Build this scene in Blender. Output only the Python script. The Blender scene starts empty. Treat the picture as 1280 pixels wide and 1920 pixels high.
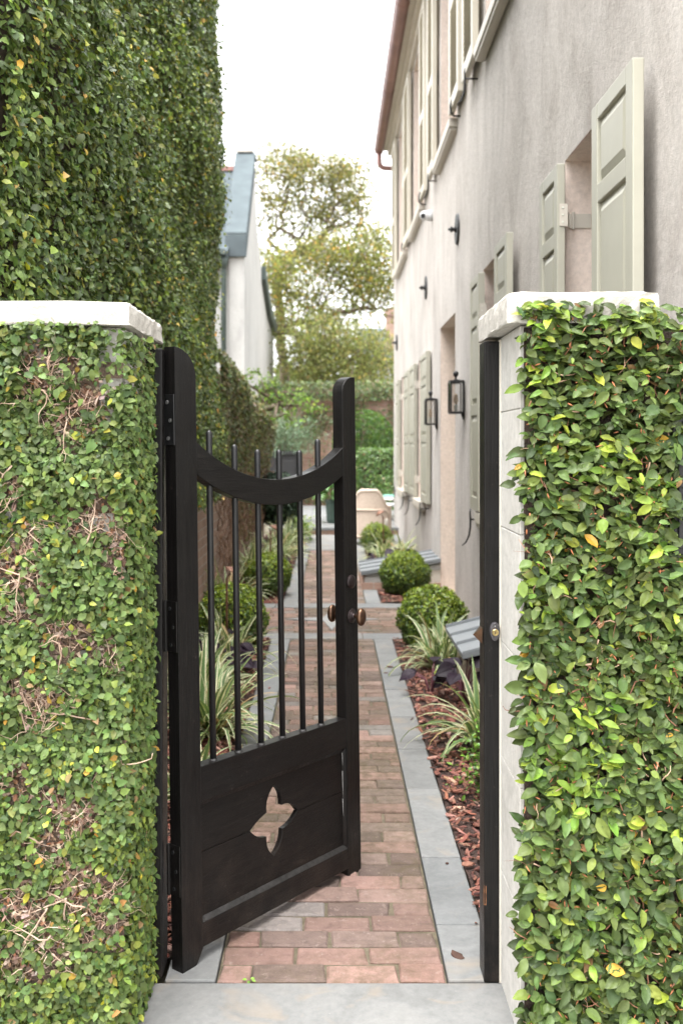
import bpy, bmesh, math, random
import numpy as np
from mathutils import Vector, Matrix
random.seed(7)
R = np.random.default_rng(11)
C = bpy.context.scene.collection
OFF = {}                       # world offset of each object's origin

# ------------------------------------------------------------------ camera model (photo: 1280x1920)
EYE, FPX, VX, VY = 1.55, 1800.0, 622.0, 838.0
def at(px, py, d):             # point of the place seen at a photo pixel, at distance d
    return ((px-VX)/FPX*d, d, EYE-(py-VY)/FPX*d)

# ------------------------------------------------------------------ materials
def nodes(name):
    m = bpy.data.materials.new(name); m.use_nodes = True
    nt = m.node_tree; b = nt.nodes['Principled BSDF']
    return m, nt, b
def N(nt, kind, **kw):
    n = nt.nodes.new(kind)
    for k, v in kw.items():
        if k in n.inputs.keys(): n.inputs[k].default_value = v
        else: setattr(n, k, v)
    return n
def coords(nt, stretch=(1, 1, 1)):
    tc = N(nt, 'ShaderNodeTexCoord'); mp = N(nt, 'ShaderNodeMapping')
    mp.inputs['Scale'].default_value = stretch
    nt.links.new(tc.outputs['Object'], mp.inputs['Vector'])
    return mp.outputs['Vector']
def noise(nt, vec, scale, detail=5, rough=.6, dist=0):
    n = N(nt, 'ShaderNodeTexNoise'); n.inputs['Scale'].default_value = scale
    n.inputs['Detail'].default_value = detail; n.inputs['Roughness'].default_value = rough
    n.inputs['Distortion'].default_value = dist
    nt.links.new(vec, n.inputs['Vector']); return n.outputs['Fac']
def ramp(nt, fac, stops):
    r = N(nt, 'ShaderNodeValToRGB'); e = r.color_ramp.elements
    while len(e) < len(stops): e.new(.5)
    for el, (p, c) in zip(e, stops):
        el.position = p; el.color = (c[0], c[1], c[2], 1) if hasattr(c, '__len__') else (c, c, c, 1)
    nt.links.new(fac, r.inputs['Fac']); return r.outputs['Color']
def mix(nt, fac, a, b, mode='MIX'):
    m = N(nt, 'ShaderNodeMix', data_type='RGBA', blend_type=mode)
    for sock, v in ((m.inputs['Factor'], fac), (m.inputs[6], a), (m.inputs[7], b)):
        if isinstance(v, (int, float)): sock.default_value = v if sock.type == 'VALUE' else (v, v, v, 1)
        elif isinstance(v, tuple): sock.default_value = (v[0], v[1], v[2], 1)
        else: nt.links.new(v, sock)
    return m.outputs[2]
def bump(nt, b, h, strength, dist=.01, prev=None):
    n = N(nt, 'ShaderNodeBump'); n.inputs['Strength'].default_value = strength
    n.inputs['Distance'].default_value = dist
    nt.links.new(h, n.inputs['Height'])
    if prev: nt.links.new(prev, n.inputs['Normal'])
    nt.links.new(n.outputs['Normal'], b.inputs['Normal']); return n.outputs['Normal']
def attr(nt):
    a = N(nt, 'ShaderNodeAttribute'); a.attribute_name = 'col'; return a.outputs['Color']

def plain(name, c1, c2=None, scale=8, rough=.6, bmp=.15, bscale=60, stretch=(1, 1, 1), metal=0, use_attr=False, spec=.5, bdist=.004):
    m, nt, b = nodes(name); v = coords(nt, stretch)
    c2 = c2 or tuple(x*.82 for x in c1)
    col = ramp(nt, noise(nt, v, scale), [(.3, c2), (.7, c1)])
    if use_attr: col = mix(nt, 1.0, col, attr(nt), 'MULTIPLY')
    nt.links.new(col, b.inputs['Base Color'])
    b.inputs['Roughness'].default_value = rough; b.inputs['Metallic'].default_value = metal
    b.inputs['Specular IOR Level'].default_value = spec
    if bmp: bump(nt, b, noise(nt, v, bscale), bmp, bdist)
    return m
def leafmat(name, rough=.42, trans=.3, spec=.5, tint=(1.12, 1.1, .7)):
    m, nt, b = nodes(name); c = attr(nt)
    v = coords(nt); c2 = mix(nt, .35, c, ramp(nt, noise(nt, v, 90, 2), [(.3, .55), (.7, 1.25)]), 'MULTIPLY')
    nt.links.new(c2, b.inputs['Base Color']); b.inputs['Roughness'].default_value = rough
    b.inputs['Specular IOR Level'].default_value = spec
    t = N(nt, 'ShaderNodeBsdfTranslucent'); nt.links.new(mix(nt, 1.0, c, tint, 'MULTIPLY'), t.inputs['Color'])
    ms = N(nt, 'ShaderNodeMixShader'); ms.inputs[0].default_value = trans
    nt.links.new(b.outputs[0], ms.inputs[1]); nt.links.new(t.outputs[0], ms.inputs[2])
    nt.links.new(ms.outputs[0], nt.nodes['Material Output'].inputs['Surface'])
    return m

M = {}
M['leaf'] = leafmat('ivy_leaf', .45, .2, .26)
M['leaf_sheen'] = leafmat('ivy_leaf_sheen', .40, .25, .5)
M['leaf_soft'] = leafmat('ivy_leaf_small', .42, .25, .5)
M['treeleaf'] = leafmat('tree_leaf', .55, .58, .3)
M['boxleaf'] = leafmat('boxwood_leaf', .35, .25, .5)
M['blade'] = leafmat('grass_blade', .45, .3, .4)
M['purple'] = leafmat('purple_leaf', .5, .08, .18, (1.2, .8, 1.0))
M['twig'] = plain('twig', (.36, .26, .2), (.2, .13, .09), 14, .85, .3, 120)
M['dead'] = leafmat('dead_leaf', .8, .15, .15)
M['bark'] = plain('bark', (.16, .12, .085), (.07, .05, .035), 9, .9, .6, 30, (1, 1, .25), bdist=.03)
M['darktwig'] = plain('dark_twig', (.075, .05, .03), (.02, .016, .01), 20, .9, .6, 60, bdist=.02)

# black gate paint: worn, faint grain and scuffs
def blackpaint(name, grain=(1, 1, .06)):
    m, nt, b = nodes(name); v = coords(nt, grain)
    c = ramp(nt, noise(nt, v, 70, 6), [(.25, (.0035, .003, .003)), (.6, (.007, .0062, .0058)), (.8, (.013, .010, .0085))])
    v2 = coords(nt)
    sc = ramp(nt, noise(nt, v2, 55, 6, .75), [(.62, 0.0), (.74, 1.0)])
    sc2 = ramp(nt, noise(nt, v2, 4, 3), [(.44, 0.0), (.6, 1.0)])
    c = mix(nt, mix(nt, 1.0, sc, sc2, 'MULTIPLY'), c, (.085, .066, .058))
    sz = N(nt, 'ShaderNodeSeparateXYZ'); nt.links.new(v2, sz.inputs[0])
    low = ramp(nt, sz.outputs['Z'], [(.02, 1.0), (.45, 0.0)])
    dirt = mix(nt, 1.0, low, ramp(nt, noise(nt, v2, 14, 6, .7), [(.45, 0.0), (.70, .4)]), 'MULTIPLY')
    c = mix(nt, dirt, c, (.040, .030, .024))
    nt.links.new(c, b.inputs['Base Color'])
    r = ramp(nt, noise(nt, v2, 9, 4), [(.3, .28), (.7, .5)]); nt.links.new(r, b.inputs['Roughness'])
    b.inputs['Specular IOR Level'].default_value = .25
    bump(nt, b, noise(nt, v2, 220, 3), .3, .001, bump(nt, b, noise(nt, v, 120, 5, .7), .55, .003))
    return m
M['black'] = blackpaint('black_paint')
M['blackh'] = blackpaint('black_paint_rail', (.08, .08, 1))
M['edgewear'] = plain('worn_paint_edge', (.03, .028, .027), (.007, .0065, .006), 45, .5, .3, 90)
M['iron'] = plain('black_iron', (.011, .011, .012), (.006, .006, .006), 20, .4, .1, 80)
M['bronze'] = plain('bronze', (.20, .115, .07), (.07, .04, .03), 25, .3, .05, 60, metal=.85)
M['darkbronze'] = plain('dark_bronze', (.06, .045, .045), (.03, .025, .025), 25, .3, .05, 60, metal=.8)
M['brass'] = plain('brass', (.6, .47, .22), (.42, .32, .14), 30, .3, .05, 60, metal=.9)
M['steel'] = plain('screw_steel', (.5, .5, .5), (.35, .35, .34), 30, .35, 0, metal=.9)
M['copper'] = plain('copper', (.26, .13, .085), (.15, .075, .05), 12, .55, .05, 60, metal=.4)
M['gutter'] = plain('oxidised_copper', (.30, .165, .14), (.19, .10, .09), 3, .4, .08, 30, metal=.4)

def stucco(name, base, dark, light, streak=.5, fine=.5):
    m, nt, b = nodes(name); v = coords(nt); vs = coords(nt, (1, 1, .45)); vd = coords(nt, (1, .8, .5))
    c = ramp(nt, noise(nt, vs, 2.3, 9, .68, 1.1), [(.33, dark), (.5, base), (.68, light)])
    c2 = ramp(nt, noise(nt, vd, .7, 4, .55, .8), [(.36, .74), (.62, 1.08)])
    c = mix(nt, streak, c, c2, 'MULTIPLY')
    c3 = ramp(nt, noise(nt, v, 34, 6, .7), [(.32, .78), (.62, 1.07)])
    c = mix(nt, .75, c, c3, 'MULTIPLY')
    vc = N(nt, 'ShaderNodeTexNoise'); vc.inputs['Scale'].default_value = 3.2; vc.inputs['Detail'].default_value = 8
    nt.links.new(coords(nt, (1, 1, .6)), vc.inputs['Vector'])
    hair = ramp(nt, vc.outputs['Fac'], [(.485, 0.0), (.5, 1.0), (.515, 0.0)])
    c = mix(nt, mix(nt, 1.0, hair, .08, 'MULTIPLY'), c, dark)
    nt.links.new(c, b.inputs['Base Color']); b.inputs['Roughness'].default_value = .88
    b.inputs['Specular IOR Level'].default_value = .25
    n1 = bump(nt, b, noise(nt, v, 7, 6, .6), .5, .016)
    n2 = bump(nt, b, noise(nt, v, 45, 6, .75), fine, .006, n1)
    bump(nt, b, noise(nt, v, 170, 3, .7), fine, .003, n2)
    return m
M['stucco'] = stucco('house_stucco', (.50, .467, .434), (.41, .374, .343), (.575, .537, .503), .55, .9)
M['pillar'] = stucco('pillar_stucco', (.52, .50, .465), (.43, .41, .375), (.56, .545, .51), .3, .35)
M['cap'] = stucco('cap_stone', (.455, .43, .39), (.34, .31, .27), (.51, .485, .445), .35, .6)
M['reveal'] = stucco('reveal_paint', (.74, .625, .55), (.68, .57, .50), (.77, .66, .59), .2, .25)
M['shutter'] = plain('sage_shutter_paint', (.41, .40, .33), (.365, .352, .288), 3, .42, .05, 40)
M['creamshutter'] = plain('cream_shutter_paint', (.56, .525, .44), (.50, .465, .385), 3, .45, .05, 40)
M['cream'] = plain('cream_trim_paint', (.56, .52, .45), (.50, .46, .40), 4, .5, .06, 40)
M['whitewall'] = stucco('white_stucco', (.44, .435, .42), (.37, .365, .355), (.47, .465, .45), .35, .2)
M['slate'] = plain('slate_roof', (.09, .11, .12), (.065, .08, .088), 5, .8, .3, 30, (1, 1, .4), spec=.1)
M['lead'] = plain('lead_flashing', (.10, .122, .13), (.075, .09, .098), 3, .8, .1, 20, spec=.1)
M['greenmetal'] = plain('green_metal', (.06, .085, .075), (.04, .055, .05), 5, .5, .1, 20)
M['seam'] = plain('zinc_sheet', (.20, .215, .225), (.155, .168, .178), 3, .5, .06, 25)
M['whiteboard'] = plain('white_board', (.66, .63, .57), (.56, .53, .47), 6, .6, .1, 40)
M['plastic'] = plain('white_plastic', (.72, .74, .76), (.68, .70, .72), 5, .35, 0)
M['wicker'] = plain('wicker', (.72, .60, .50), (.58, .46, .375), 40, .7, .6, 140)
M['planter'] = plain('black_planter', (.03, .03, .032), (.02, .02, .022), 6, .5, .1, 30)
M['greenpot'] = plain('green_pot', (.045, .08, .065), (.03, .05, .04), 6, .35, .1, 30)
M['teal'] = plain('teal_cloth', (.25, .52, .42), (.2, .44, .36), 6, .7, .1, 30)
M['orange'] = plain('amber_glaze', (.62, .38, .16), (.5, .3, .12), 6, .4, .1, 30)
M['darkglass'] = plain('dark_window_glass', (.05, .055, .06), (.03, .035, .04), 1, .08, 0)
def glass():
    m, nt, b = nodes('lantern_glass')
    g = N(nt, 'ShaderNodeBsdfGlossy'); g.inputs['Roughness'].default_value = .03; g.inputs['Color'].default_value = (.9, .92, .92, 1)
    t = N(nt, 'ShaderNodeBsdfTransparent'); ms = N(nt, 'ShaderNodeMixShader'); f = N(nt, 'ShaderNodeFresnel'); f.inputs['IOR'].default_value = 2.1
    nt.links.new(f.outputs[0], ms.inputs[0]); nt.links.new(t.outputs[0], ms.inputs[1]); nt.links.new(g.outputs[0], ms.inputs[2])
    nt.links.new(ms.outputs[0], nt.nodes['Material Output'].inputs['Surface']); return m
M['glass'] = glass()
M['bulb'] = plain('amber_bulb', (.75, .52, .30), (.7, .48, .28), 5, .2, 0)
M['candle'] = plain('lamp_holder', (.62, .63, .55), (.56, .57, .5), 5, .4, 0)

def stone(name, a, bb, c):
    m, nt, b = nodes(name); v = coords(nt)
    col = ramp(nt, noise(nt, v, 4.5, 8, .66, .8), [(.32, bb), (.5, a), (.7, c)])
    col = mix(nt, .8, col, ramp(nt, noise(nt, v, 40, 6, .7), [(.3, .82), (.65, 1.08)]), 'MULTIPLY')
    stain = ramp(nt, noise(nt, v, 5, 3, .5, 1.2), [(.56, 0.0), (.72, .6)])
    col = mix(nt, stain, col, (.25, .21, .165))
    spk = ramp(nt, noise(nt, v, 120, 2), [(.76, 0.0), (.80, .6)])
    col = mix(nt, spk, col, (.46, .46, .44))
    col = mix(nt, 1.0, col, attr(nt), 'MULTIPLY')
    nt.links.new(col, b.inputs['Base Color']); b.inputs['Roughness'].default_value = .72; b.inputs['Specular IOR Level'].default_value = .3
    n1 = bump(nt, b, noise(nt, v, 14, 5), .3, .006); bump(nt, b, noise(nt, v, 150, 4), .3, .002, n1)
    return m
M['stone'] = stone('bluestone', (.176, .180, .179), (.148, .151, .150), (.205, .207, .203))
def brickpave():
    m, nt, b = nodes('paving_brick'); v = coords(nt)
    c = attr(nt)
    c = mix(nt, .75, c, ramp(nt, noise(nt, v, 22, 6, .65, .5), [(.28, .62), (.5, 1.0), (.75, 1.22)]), 'MULTIPLY')
    c = mix(nt, ramp(nt, noise(nt, v, 38, 7, .75), [(.56, 0.0), (.70, .6)]), c, (.36, .29, .255))
    c = mix(nt, ramp(nt, noise(nt, v, 50, 7, .8), [(.60, 0.0), (.70, .75)]), c, (.085, .055, .042))
    moss = mix(nt, 1.0, ramp(nt, noise(nt, v, 1.7, 4, .6, .5), [(.42, 0.0), (.64, .8)]), ramp(nt, noise(nt, v, 28, 5, .7), [(.35, 0.0), (.6, 1.0)]), 'MULTIPLY')
    c = mix(nt, moss, c, (.088, .07, .038))
    nt.links.new(c, b.inputs['Base Color']); b.inputs['Roughness'].default_value = .85; b.inputs['Specular IOR Level'].default_value = .25
    n1 = bump(nt, b, noise(nt, v, 30, 7, .7), 1.0, .012); bump(nt, b, noise(nt, v, 170, 4, .7), .5, .003, n1)
    return m
M['pave'] = brickpave()
M['joint'] = plain('mossy_joint', (.15, .125, .085), (.06, .05, .028), 18, .95, .8, 90, bdist=.01)
M['soil'] = plain('mulch_soil', (.085, .045, .035), (.03, .018, .014), 30, .95, 1, 70, bdist=.03)
M['chip'] = plain('bark_chip', (1, 1, 1), (.6, .6, .6), 25, .8, .5, 90, (1, 1, 1), use_attr=True, spec=.3)
M['ground'] = plain('ground_earth', (.16, .14, .10), (.10, .09, .06), .6, .95, .4, 8)
M['sidewalk'] = plain('sidewalk_concrete', (.36, .36, .34), (.30, .30, .285), 3, .85, .3, 60)
def brickwall(name, c1, c2, mortar, axis='YZ'):
    m, nt, b = nodes(name); tc = N(nt, 'ShaderNodeTexCoord'); sp = N(nt, 'ShaderNodeSeparateXYZ'); cb = N(nt, 'ShaderNodeCombineXYZ')
    nt.links.new(tc.outputs['Object'], sp.inputs[0])
    nt.links.new(sp.outputs[axis[0]], cb.inputs['X']); nt.links.new(sp.outputs['Z'], cb.inputs['Y'])
    br = N(nt, 'ShaderNodeTexBrick'); br.inputs['Scale'].default_value = 1; br.inputs['Brick Width'].default_value = .215
    br.inputs['Row Height'].default_value = .082; br.inputs['Mortar Size'].default_value = .006; br.inputs['Mortar Smooth'].default_value = .3
    br.inputs['Color1'].default_value = (*c1, 1); br.inputs['Color2'].default_value = (*c2, 1); br.inputs['Mortar'].default_value = (*mortar, 1)
    nt.links.new(cb.outputs[0], br.inputs['Vector'])
    v = coords(nt); c = mix(nt, .7, br.outputs['Color'], ramp(nt, noise(nt, v, 9, 6, .7), [(.3, .7), (.7, 1.15)]), 'MULTIPLY')
    nt.links.new(c, b.inputs['Base Color']); b.inputs['Roughness'].default_value = .9
    inv = N(nt, 'ShaderNodeMath', operation='SUBTRACT'); inv.inputs[0].default_value = 1; nt.links.new(br.outputs['Fac'], inv.inputs[1])
    n1 = bump(nt, b, inv.outputs[0], .8, .01); bump(nt, b, noise(nt, v, 80, 5), .4, .004, n1)
    return m
M['brick'] = brickwall('old_brick', (.36, .25, .20), (.27, .18, .14), (.40, .36, .31))
M['brickx'] = brickwall('old_brick_cross', (.40, .26, .20), (.31, .19, .15), (.38, .33, .28), 'XZ')

# ------------------------------------------------------------------ mesh builder
def link(o, parent=None, base=None):
    C.objects.link(o)
    off = Vector(base) if base is not None else (OFF[parent.name] if parent else Vector((0, 0, 0)))
    OFF[o.name] = off
    if parent:
        o.parent = parent; o.location = off - OFF[parent.name]
    else: o.location = off
    return o
def tag(o, label=None, cat=None, group=None, kind=None):
    if label: o['label'] = label
    if cat: o['category'] = cat
    if group: o['group'] = group
    if kind: o['kind'] = kind
    return o
def thing(name, base, label, cat, group=None):
    o = bpy.data.objects.new(name, None); o.empty_display_size = .1
    link(o, None, base); return tag(o, label, cat, group)
def copy_tree(o, parent=None):
    c = o.copy(); C.objects.link(c); OFF[c.name] = OFF[o.name].copy()
    if parent: c.parent = parent
    for ch in [x for x in bpy.data.objects if x.parent == o]: copy_tree(ch, c)
    return c
class MB:
    def __init__(s): s.v = []; s.f = []; s.c = []; s.cur = (1, 1, 1)
    def add(s, vs, fs, col=None):
        n = len(s.v); s.v += [tuple(map(float, p)) for p in vs]; s.f += [tuple(n+i for i in f) for f in fs]
        s.c += [col or s.cur]*len(vs)
    def box(s, x0, x1, y0, y1, z0, z1, col=None):
        s.add([(x0, y0, z0), (x1, y0, z0), (x1, y1, z0), (x0, y1, z0), (x0, y0, z1), (x1, y0, z1), (x1, y1, z1), (x0, y1, z1)],
              [(0, 3, 2, 1), (4, 5, 6, 7), (0, 1, 5, 4), (1, 2, 6, 5), (2, 3, 7, 6), (3, 0, 4, 7)], col)
    def prism(s, a, b, col=None):      # two matching rings
        n = len(a); s.add(list(a)+list(b), [tuple(range(n-1, -1, -1)), tuple(range(n, 2*n))] + [(i, (i+1) % n, n+(i+1) % n, n+i) for i in range(n)], col)
    def tube(s, pts, r, n=8, cap=True, col=None):
        pts = [Vector(p) for p in pts]; rr = r if hasattr(r, '__len__') else [r]*len(pts)
        vs = []; fs = []; prev = None
        for i, p in enumerate(pts):
            t = (pts[min(i+1, len(pts)-1)] - pts[max(i-1, 0)])
            t = t.normalized() if t.length > 1e-9 else Vector((0, 0, 1))
            if prev is None: a = t.orthogonal().normalized()
            else:
                a = prev - t*prev.dot(t); a = a.normalized() if a.length > 1e-6 else t.orthogonal().normalized()
            prev = a; b = t.cross(a)
            for k in range(n):
                w = 2*math.pi*k/n; vs.append(p + (a*math.cos(w)+b*math.sin(w))*rr[i])
        for i in range(len(pts)-1):
            for k in range(n): fs.append((i*n+k, i*n+(k+1) % n, (i+1)*n+(k+1) % n, (i+1)*n+k))
        if cap: fs += [tuple(range(n-1, -1, -1)), tuple((len(pts)-1)*n+k for k in range(n))]
        s.add(vs, fs, col)
    def lathe(s, prof, o, ax=(0, 0, 1), n=16, col=None):    # prof: (radius, height along axis)
        ax = Vector(ax).normalized(); a = ax.orthogonal().normalized(); b = ax.cross(a); o = Vector(o); vs = []; fs = []
        for r, h in prof:
            for k in range(n):
                w = 2*math.pi*k/n; vs.append(o + ax*h + (a*math.cos(w)+b*math.sin(w))*r)
        for i in range(len(prof)-1):
            for k in range(n): fs.append((i*n+k, i*n+(k+1) % n, (i+1)*n+(k+1) % n, (i+1)*n+k))
        fs += [tuple(range(n-1, -1, -1)), tuple((len(prof)-1)*n+k for k in range(n))]
        s.add(vs, fs, col)
    def build(s, name, mat, parent=None, bevel=0, smooth=False, base=None, seg=2):
        me = bpy.data.meshes.new(name); off = Vector(base) if base is not None else (OFF[parent.name] if parent else Vector((0, 0, 0)))
        me.from_pydata([(x-off.x, y-off.y, z-off.z) for x, y, z in s.v], [], s.f)
        bm = bmesh.new(); bm.from_mesh(me); bmesh.ops.recalc_face_normals(bm, faces=bm.faces); bm.to_mesh(me); bm.free()
        ca = me.attributes.new('col', 'FLOAT_COLOR', 'POINT')
        ca.data.foreach_set('color', np.array([(*c, 1) for c in s.c], dtype=np.float32).ravel())
        me.materials.append(M[mat])
        if smooth: me.polygons.foreach_set('use_smooth', [True]*len(me.polygons))
        o = bpy.data.objects.new(name, me); link(o, parent, base)
        if bevel:
            md = o.modifiers.new('bevel', 'BEVEL'); md.width = bevel; md.segments = seg; md.limit_method = 'ANGLE'; md.angle_limit = math.radians(35)
        return o
def np_mesh(name, V, T, col, mat, parent=None, smooth=True, base=None, face_col=None):
    """big triangle/quad mesh from arrays"""
    off = np.array(Vector(base) if base is not None else (OFF[parent.name] if parent else Vector((0, 0, 0))))
    me = bpy.data.meshes.new(name); k = T.shape[1]
    me.vertices.add(len(V)); me.vertices.foreach_set('co', (V-off).astype(np.float32).ravel())
    me.loops.add(T.size); me.loops.foreach_set('vertex_index', T.astype(np.int32).ravel())
    me.polygons.add(len(T)); me.polygons.foreach_set('loop_start', np.arange(0, T.size, k, dtype=np.int32))
    me.polygons.foreach_set('use_smooth', np.full(len(T), smooth))
    me.update(calc_edges=True)
    src = face_col if face_col is not None else col
    ca = me.attributes.new('col', 'FLOAT_COLOR', 'FACE' if face_col is not None else 'POINT')
    ca.data.foreach_set('color', np.concatenate([src, np.ones((len(src), 1))], 1).astype(np.float32).ravel())
    me.materials.append(M[mat])
    return link(bpy.data.objects.new(name, me), parent, base)

# ------------------------------------------------------------------ foliage
def unit(a): return a/np.maximum(np.linalg.norm(a, axis=1, keepdims=True), 1e-9)
LOW = (np.array([(0, 0, 0), (.3, -1, .10), (.3, 0, 0), (.3, 1, .10), (.68, -.8, .06), (.68, 0, -.01), (.68, .8, .06), (1, 0, -.10)]),
       np.array([(0, 2, 1), (0, 3, 2), (1, 2, 5), (1, 5, 4), (2, 3, 6), (2, 6, 5), (4, 5, 7), (5, 6, 7)]))
def _hi():
    rows = [(.1, .5), (.28, .92), (.48, 1), (.68, .84), (.86, .45)]
    v = [(0, 0, 0)]; f = []
    for u, w in rows:
        z = -.16*u*u
        for t in (-1, -.5, 0, .5, 1): v.append((u, t*w, z + .16*w*abs(t)**1.3*.7))
    v.append((1, 0, -.17)); e = len(v)-1
    for j in range(4): f.append((0, 2+j, 1+j))
    for i in range(4):
        for j in range(4):
            a = 1+i*5+j; f += [(a, a+1, a+6), (a, a+6, a+5)]
    for j in range(4): f.append((21+j, 22+j, e))
    return np.array(v), np.array(f)
HI = _hi()
MINI = (np.array([(0, 0, 0), (.45, -1, .06), (.45, 1, .06), (1, 0, -.05)]), np.array([(0, 2, 1), (1, 2, 3)]))
def leaves(P, Nn, U, L, W, col, tm, curl=None):
    """leaf blades at P with normals Nn, tips towards U"""
    tv, tf = tm; n = len(P); Nn = unit(Nn); U = unit(U - Nn*np.sum(U*Nn, 1, keepdims=True)); Vv = np.cross(Nn, U)
    L = L[:, None, None]; W = W[:, None, None]
    w = tv[None, :, 2:3]*np.ones((n, 1, 1))
    if curl is not None: w = w + curl[:, None, None]*(tv[None, :, 0:1]**2) + R.normal(0, .035, (n, len(tv), 1))
    V = P[:, None, :] + U[:, None, :]*tv[None, :, 0:1]*L + Vv[:, None, :]*tv[None, :, 1:2]*W*.5 + Nn[:, None, :]*w*L
    T = tf[None] + (np.arange(n)*len(tv))[:, None, None]
    return V.reshape(-1, 3), T.reshape(-1, 3), np.repeat(col, len(tv), 0)
def merge(parts):
    Vs, Ts, Cs, n = [], [], [], 0
    for V, T, c in parts: Vs.append(V); Ts.append(T+n); Cs.append(c); n += len(V)
    return np.concatenate(Vs), np.concatenate(Ts), np.concatenate(Cs)
def palette(n, items, jit=.22):
    w = np.array([i[0] for i in items], float); idx = R.choice(len(items), n, p=w/w.sum())
    c = np.array([i[1] for i in items])[idx]
    return np.clip(c*(1+R.normal(0, jit, (n, 1)))*(1+R.normal(0, .06, (n, 3))), .004, .9)
class VN:                                   # smooth value noise in the plane
    def __init__(s, seed): s.g = np.random.default_rng(seed).random((64, 64))
    def __call__(s, x, y):
        xi = np.floor(x).astype(int); yi = np.floor(y).astype(int); fx = x-xi; fy = y-yi
        fx = fx*fx*(3-2*fx); fy = fy*fy*(3-2*fy); g = s.g
        a = g[xi % 64, yi % 64]; b = g[(xi+1) % 64, yi % 64]; c = g[xi % 64, (yi+1) % 64]; d = g[(xi+1) % 64, (yi+1) % 64]
        return (a*(1-fx)+b*fx)*(1-fy)+(c*(1-fx)+d*fx)*fy
def twig_walk(mb, p, d, n, step, r, pull, jit=.5, sides=5):
    """a wandering creeper stem that hugs a plane; pull(p, d) bends it"""
    pts = [Vector(p)]; d = Vector(d).normalized()
    for i in range(n):
        d = (d + Vector(R.normal(0, jit, 3))*.6).normalized(); d = pull(pts[-1], d)
        pts.append(pts[-1] + d*step)
    mb.tube(pts, [r*(1-.7*i/n) for i in range(n+1)], sides)
# ================================================================== GROUND, PATHS
PZ = 0.0
def slab_row(mb, pieces, z0=-.05, jit=.0018):
    for x0, x1, y0, y1 in pieces:
        k = R.uniform(.86, 1.08); t = R.normal(0, .012); g = .0025
        zt = R.uniform(-jit, jit)
        mb.box(x0+g, x1-g, y0+g, y1-g, z0, .003+zt, (k+t, k, k-t))
g = MB(); g.box(-300, 300, -60, 500, -.6, -.06); tag(g.build('ground', 'ground'), kind='structure')
g = MB(); g.box(-4, 4, -3, 2.22, -.3, -.004); tag(g.build('sidewalk', 'sidewalk', bevel=.008), kind='structure')
g = MB(); slab_row(g, [(-.545, .60, 2.225, 2.776)], -.12, 0)
tag(g.build('threshold_slab', 'stone', bevel=.006), kind='structure')
# stone borders either side of the bricks, laid as separate slabs
def cuts(a, b, lo, hi):
    ys = [a]
    while ys[-1] < b-.5: ys.append(ys[-1]+R.uniform(lo, hi))
    ys = [y for y in ys if y < b-.25]+[b]; return list(zip(ys[:-1], ys[1:]))
g = MB()
for sx in (-1, 1):
    x0, x1 = (.335, .487) if sx > 0 else (-.487, -.335)
    first = [(2.782, 3.11), (3.11, 3.62), (3.62, 4.35), (4.35, 4.92)] if sx > 0 else [(2.782, 3.25), (3.25, 3.9), (3.9, 4.8)]
    slab_row(g, [(x0, x1, a, b) for a, b in first + cuts(first[-1][1], 7.74, .55, .95)])
    slab_row(g, [(x0, x1, a, b) for a, b in cuts(9.50, 14.4, .6, 1.0)])
slab_row(g, [(a, b, 7.745, 7.985) for a, b in ((-1.1, -.42), (-.42, .25), (.25, .62), (.62, 1.17))])
slab_row(g, [(a, b, 9.245, 9.495) for a, b in ((-1.1, -.55), (-.55, .1), (.1, .72), (.72, 1.17))])
slab_row(g, [(a, a+.62, b, b+.62) for a in (-1.13, -.5, .13, .76) for b in (14.41, 15.04, 15.67, 16.3)])
tag(g.build('path_border', 'stone', bevel=.005), kind='structure')
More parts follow.
